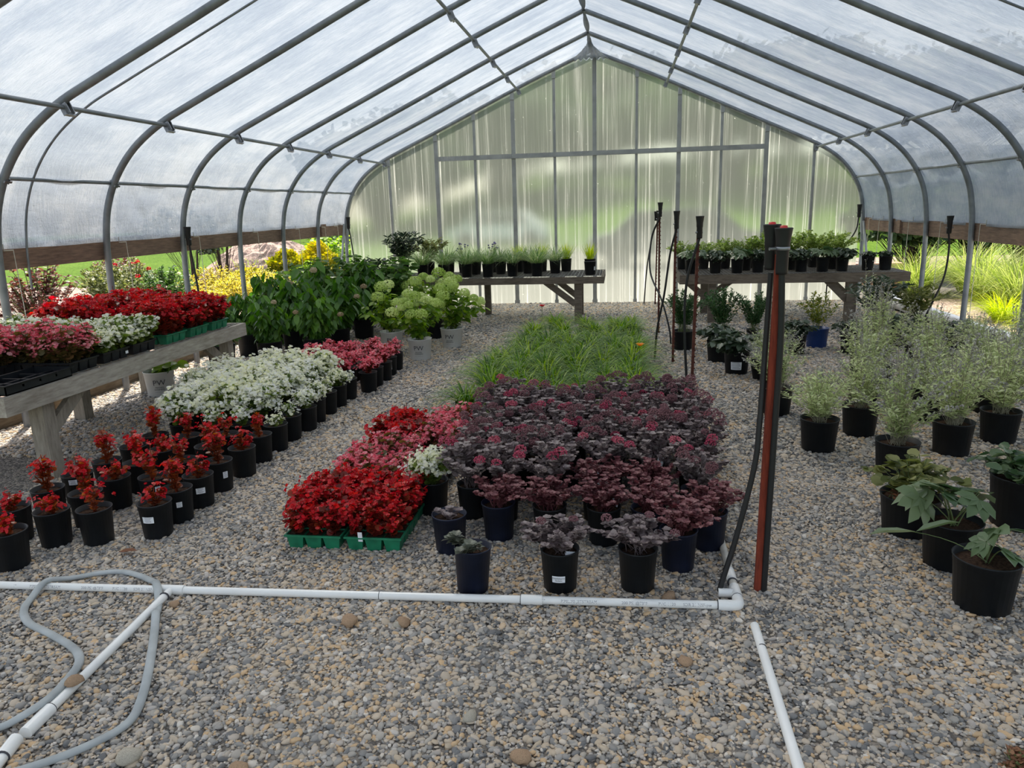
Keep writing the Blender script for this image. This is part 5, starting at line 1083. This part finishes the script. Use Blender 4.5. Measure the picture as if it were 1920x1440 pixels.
def conifer(label, x, y, R, H, seed):
    t = thing('conifer', label, 'shrub', (x, y, 0), 0, 'golden conifers by the mulch mound'); r = rs(seed); n = 2600
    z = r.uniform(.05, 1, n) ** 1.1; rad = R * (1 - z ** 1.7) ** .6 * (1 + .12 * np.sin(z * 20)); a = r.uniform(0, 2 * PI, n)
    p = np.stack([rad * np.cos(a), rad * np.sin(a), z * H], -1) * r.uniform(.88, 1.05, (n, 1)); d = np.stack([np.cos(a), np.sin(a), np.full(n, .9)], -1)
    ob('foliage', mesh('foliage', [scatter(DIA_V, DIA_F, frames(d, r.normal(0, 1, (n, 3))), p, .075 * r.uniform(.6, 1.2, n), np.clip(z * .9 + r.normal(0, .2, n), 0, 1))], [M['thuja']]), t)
    ob('trunk', mesh('trunk', tube([(0, 0, 0), (0, 0, H * .8)], .03, 7), [M['bark']]), t)
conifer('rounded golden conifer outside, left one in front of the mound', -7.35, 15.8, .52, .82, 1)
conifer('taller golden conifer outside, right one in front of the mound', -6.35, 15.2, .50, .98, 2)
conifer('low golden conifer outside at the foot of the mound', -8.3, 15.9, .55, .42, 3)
shrub('shrub', 'light green large-leaved shrub outside beside the mulch mound', -6.95, 17.3, .75, 1.25, 60, 22, .13, 'bright', w=.85, h0=.1)
# mulch mound
r = rs(12); n = 60; aa = np.linspace(0, 2 * PI, n, endpoint=False); V = []; K = 16
for k in range(K + 1):
    q = k / K
    for a in aa:
        rad = 1.75 * (1 - q) ** .8 * (1 + .10 * math.sin(a * 3 + 1) + .05 * math.sin(a * 7)); V.append((rad * math.cos(a) * 1.1, rad * math.sin(a) * .8, 1.02 * math.sin(q * PI / 2) ** 1.1 * (1 + .04 * math.sin(a * 5 + q * 9))))
i, j = np.meshgrid(np.arange(K), np.arange(n), indexing='ij'); Fm = np.stack([i * n + j, i * n + (j + 1) % n, (i + 1) * n + (j + 1) % n, (i + 1) * n + j], -1).reshape(-1, 4)
V = np.array(V) + r.normal(0, .018, (len(V), 3)); V[K * n:] = V[K * n:].mean(0)
t = thing('mulch_mound', 'cone-shaped heap of pinkish wood mulch outside beyond the left opening', 'heap', (-8.75, 17.6, -.02)); ob('mulch', mesh('mulch', [(V, Fm)], [M['mulch']], False), t)
ob('weeds', mesh('weeds', [blades(rs(4), 160, 1.2, .25, .012, (.1, .7), .4, 4, z0=.5)], [M['bright']]), t)
# far trees left and behind the end wall
TT = [(-13, 42, 5.5, 4.2, 'far tree on the lawn behind the mulch mound, left of the end wall'), (-7.5, 51, 6.4, 6.2, 'big tree blurred through the end wall, front row left'), (6.5, 51, 6.6, 6.2, 'big tree blurred through the end wall, front row middle'), (20.5, 51, 6.6, 6.2, 'big tree behind the right end of the wall, front row right'),
      (-16, 67, 8, 6.9, 'back-row far tree, leftmost'), (-1, 67, 8.6, 6.9, 'back-row far tree blurred behind the ridge line'), (13.5, 67, 8.6, 6.9, 'back-row far tree blurred right of the ridge line'), (28, 67, 7.5, 6.6, 'back-row far tree, rightmost, beyond the ornamental grasses')]
hz_ = lambda x, y: float(hill(np.array(float(x)), np.array(float(y))))
for i, (x, y, H, R, lb) in enumerate(TT):
    tree(lb, x, y, H, R, 'pine', 120, 150, .62, .35, .10, hz_(x, y) - .1, seed=20 + i, group='far trees', flat=.25)
for i, (x, y, H, R, lb) in enumerate([(7.6, 17.3, 2.2, 1.6, 'dark bush outside beyond the right end of the bench'), (9.2, 18.8, 2.4, 1.9, 'dark bush outside behind the ornamental grasses'), (5.9, 16.3, 2.0, 1.15, 'dark bush outside at the right corner of the end wall')]):
    tree(lb, x, y, H, R, 'pine', 80, 120, .17, .08, .05, seed=60 + i, group='dark bushes beyond the right opening', cat='shrub', flat=.4)
# right: ornamental grasses
og = [blades(rs(500 + i), 520, .14, 1.15, .010, (.05, .7), .75, 6) for i in range(3)]; ogm = [mesh('grass_clump', [b], [M['orn']]) for b in og]
yg = mesh('grass_clump', [blades(rs(510), 460, .12, .62, .009, (.1, .95), .85, 6)], [M['yellowgrass']])
OG = [(4.95, 13.2, 1.0, 'tall ornamental grass outside, left end of the group by the bench'), (5.6, 12.4, 1.1, 'tall ornamental grass outside, second from the left'), (5.9, 13.6, 1.15, 'tall ornamental grass outside, rear left'), (5.55, 11.2, 1.15, 'feathery ornamental grass outside behind the hanging sprinkler'), (6.6, 12.2, 1.2, 'tall ornamental grass outside, rear middle'),
      (6.2, 10.6, 1.1, 'tall ornamental grass outside, right of the hanging sprinkler'), (7.2, 11.2, 1.2, 'tall ornamental grass outside, rear right'), (5.7, 9.6, .9, 'ornamental grass outside at the right picture edge'), (7.9, 13.2, 1.25, 'tallest ornamental grass outside, at the back')]
for i, (x, y, s_, lb) in enumerate(OG): ob('ornamental_grass', ogm[i % 3], None, (x, y, 0), (0, 0, i * 1.3), s_, None, lb, 'grass', 'ornamental grasses beyond the right opening')
for x, y, s_, lb in [(4.95, 10.35, 1.0, 'low bright yellow-green grass outside, nearest the white sill'), (4.85, 9.0, 1.0, 'low bright yellow-green grass outside at the right picture edge'), (5.25, 9.9, .9, 'low bright yellow-green grass outside, behind the nearest one')]:
    ob('ornamental_grass', yg, None, (x, y, 0), (0, 0, x), s_, None, lb, 'grass', 'low yellow grasses beyond the right opening')
ob('board_stack', mesh('board_stack', [box(4.1, 5.0, 14.1, 14.4, .0, .42), box(4.08, 5.02, 14.08, 14.42, .42, .46)], [M['brick']], False), None, label='pinkish board box outside near the right corner of the end wall', cat='box')
# blurred vehicle and container behind the end wall
def car(label, x, y, L, body, H=1.45, rz=0):
    t = thing('parked_car', label, 'car', (x, y, 0), rz, 'vehicles behind the end wall')
    pr = [(-L / 2, .35), (-L / 2, .75), (-L * .36, .88), (-L * .22, H), (L * .25, H), (L * .40, .92), (L / 2, .85), (L / 2, .35)]
    V = [(a, s, b) for s in (-.85, .85) for a, b in pr]; n = len(pr); F = [(i, (i + 1) % n, n + (i + 1) % n, n + i) for i in range(n)]
    ch = [(np.array(V), np.array(F), .5, 0)] + [(np.array(V), np.array([tuple(k + o for k in q)]), .5, 0) for o in (0, n) for q in ((0, 1, 2, 7), (2, 5, 6, 7), (2, 3, 4, 5))]
    ob('body', mesh('body', ch, [body], False), t)
    for s in (-.86, .86): ob('side_window', mesh('side_window', [([(-L * .20, s, H - .08), (L * .22, s, H - .08), (L * .33, s, .97), (-L * .30, s, .97)], [(0, 1, 2, 3)])], [M['rubber']], False), t)
    for a in (-L * .32, L * .32):
        for s in (-.8, .8): ob('wheel', mesh('wheel', tube([(a, s - .1, .33), (a, s + .1, .33)], .33, 16), [M['rubber']]), t)
car('dark grey car parked behind the end wall, seen only as a blur', 1.4, 21, 4.4, simple('car_paint', (.06, .065, .07), .3))
car('white car parked behind the end wall, blurred behind the grasses', -5.2, 34, 4.4, simple('white_paint', (.75, .75, .75), .3))
ob('dry_leaf', mesh('dry_leaf', [scatter(OVAL_V, OVAL_F, frames(np.array([[1., .25, .1]]), np.array([[0, 0, 1.]])), np.array([[0, 0, 0.]]), np.array([[.05, .09, .08]]), np.array([.4]))], [M['dead']]), None, (-2.42, 3.02, .02), label='curled brown dry leaf on the gravel by the front black pots', cat='leaf')
shrub('dried_plant', 'dried brown plant remains in the bottom right corner', 1.13, 1.97, .07, .05, 22, 14, .02, 'dead', group=None, cat='plant')
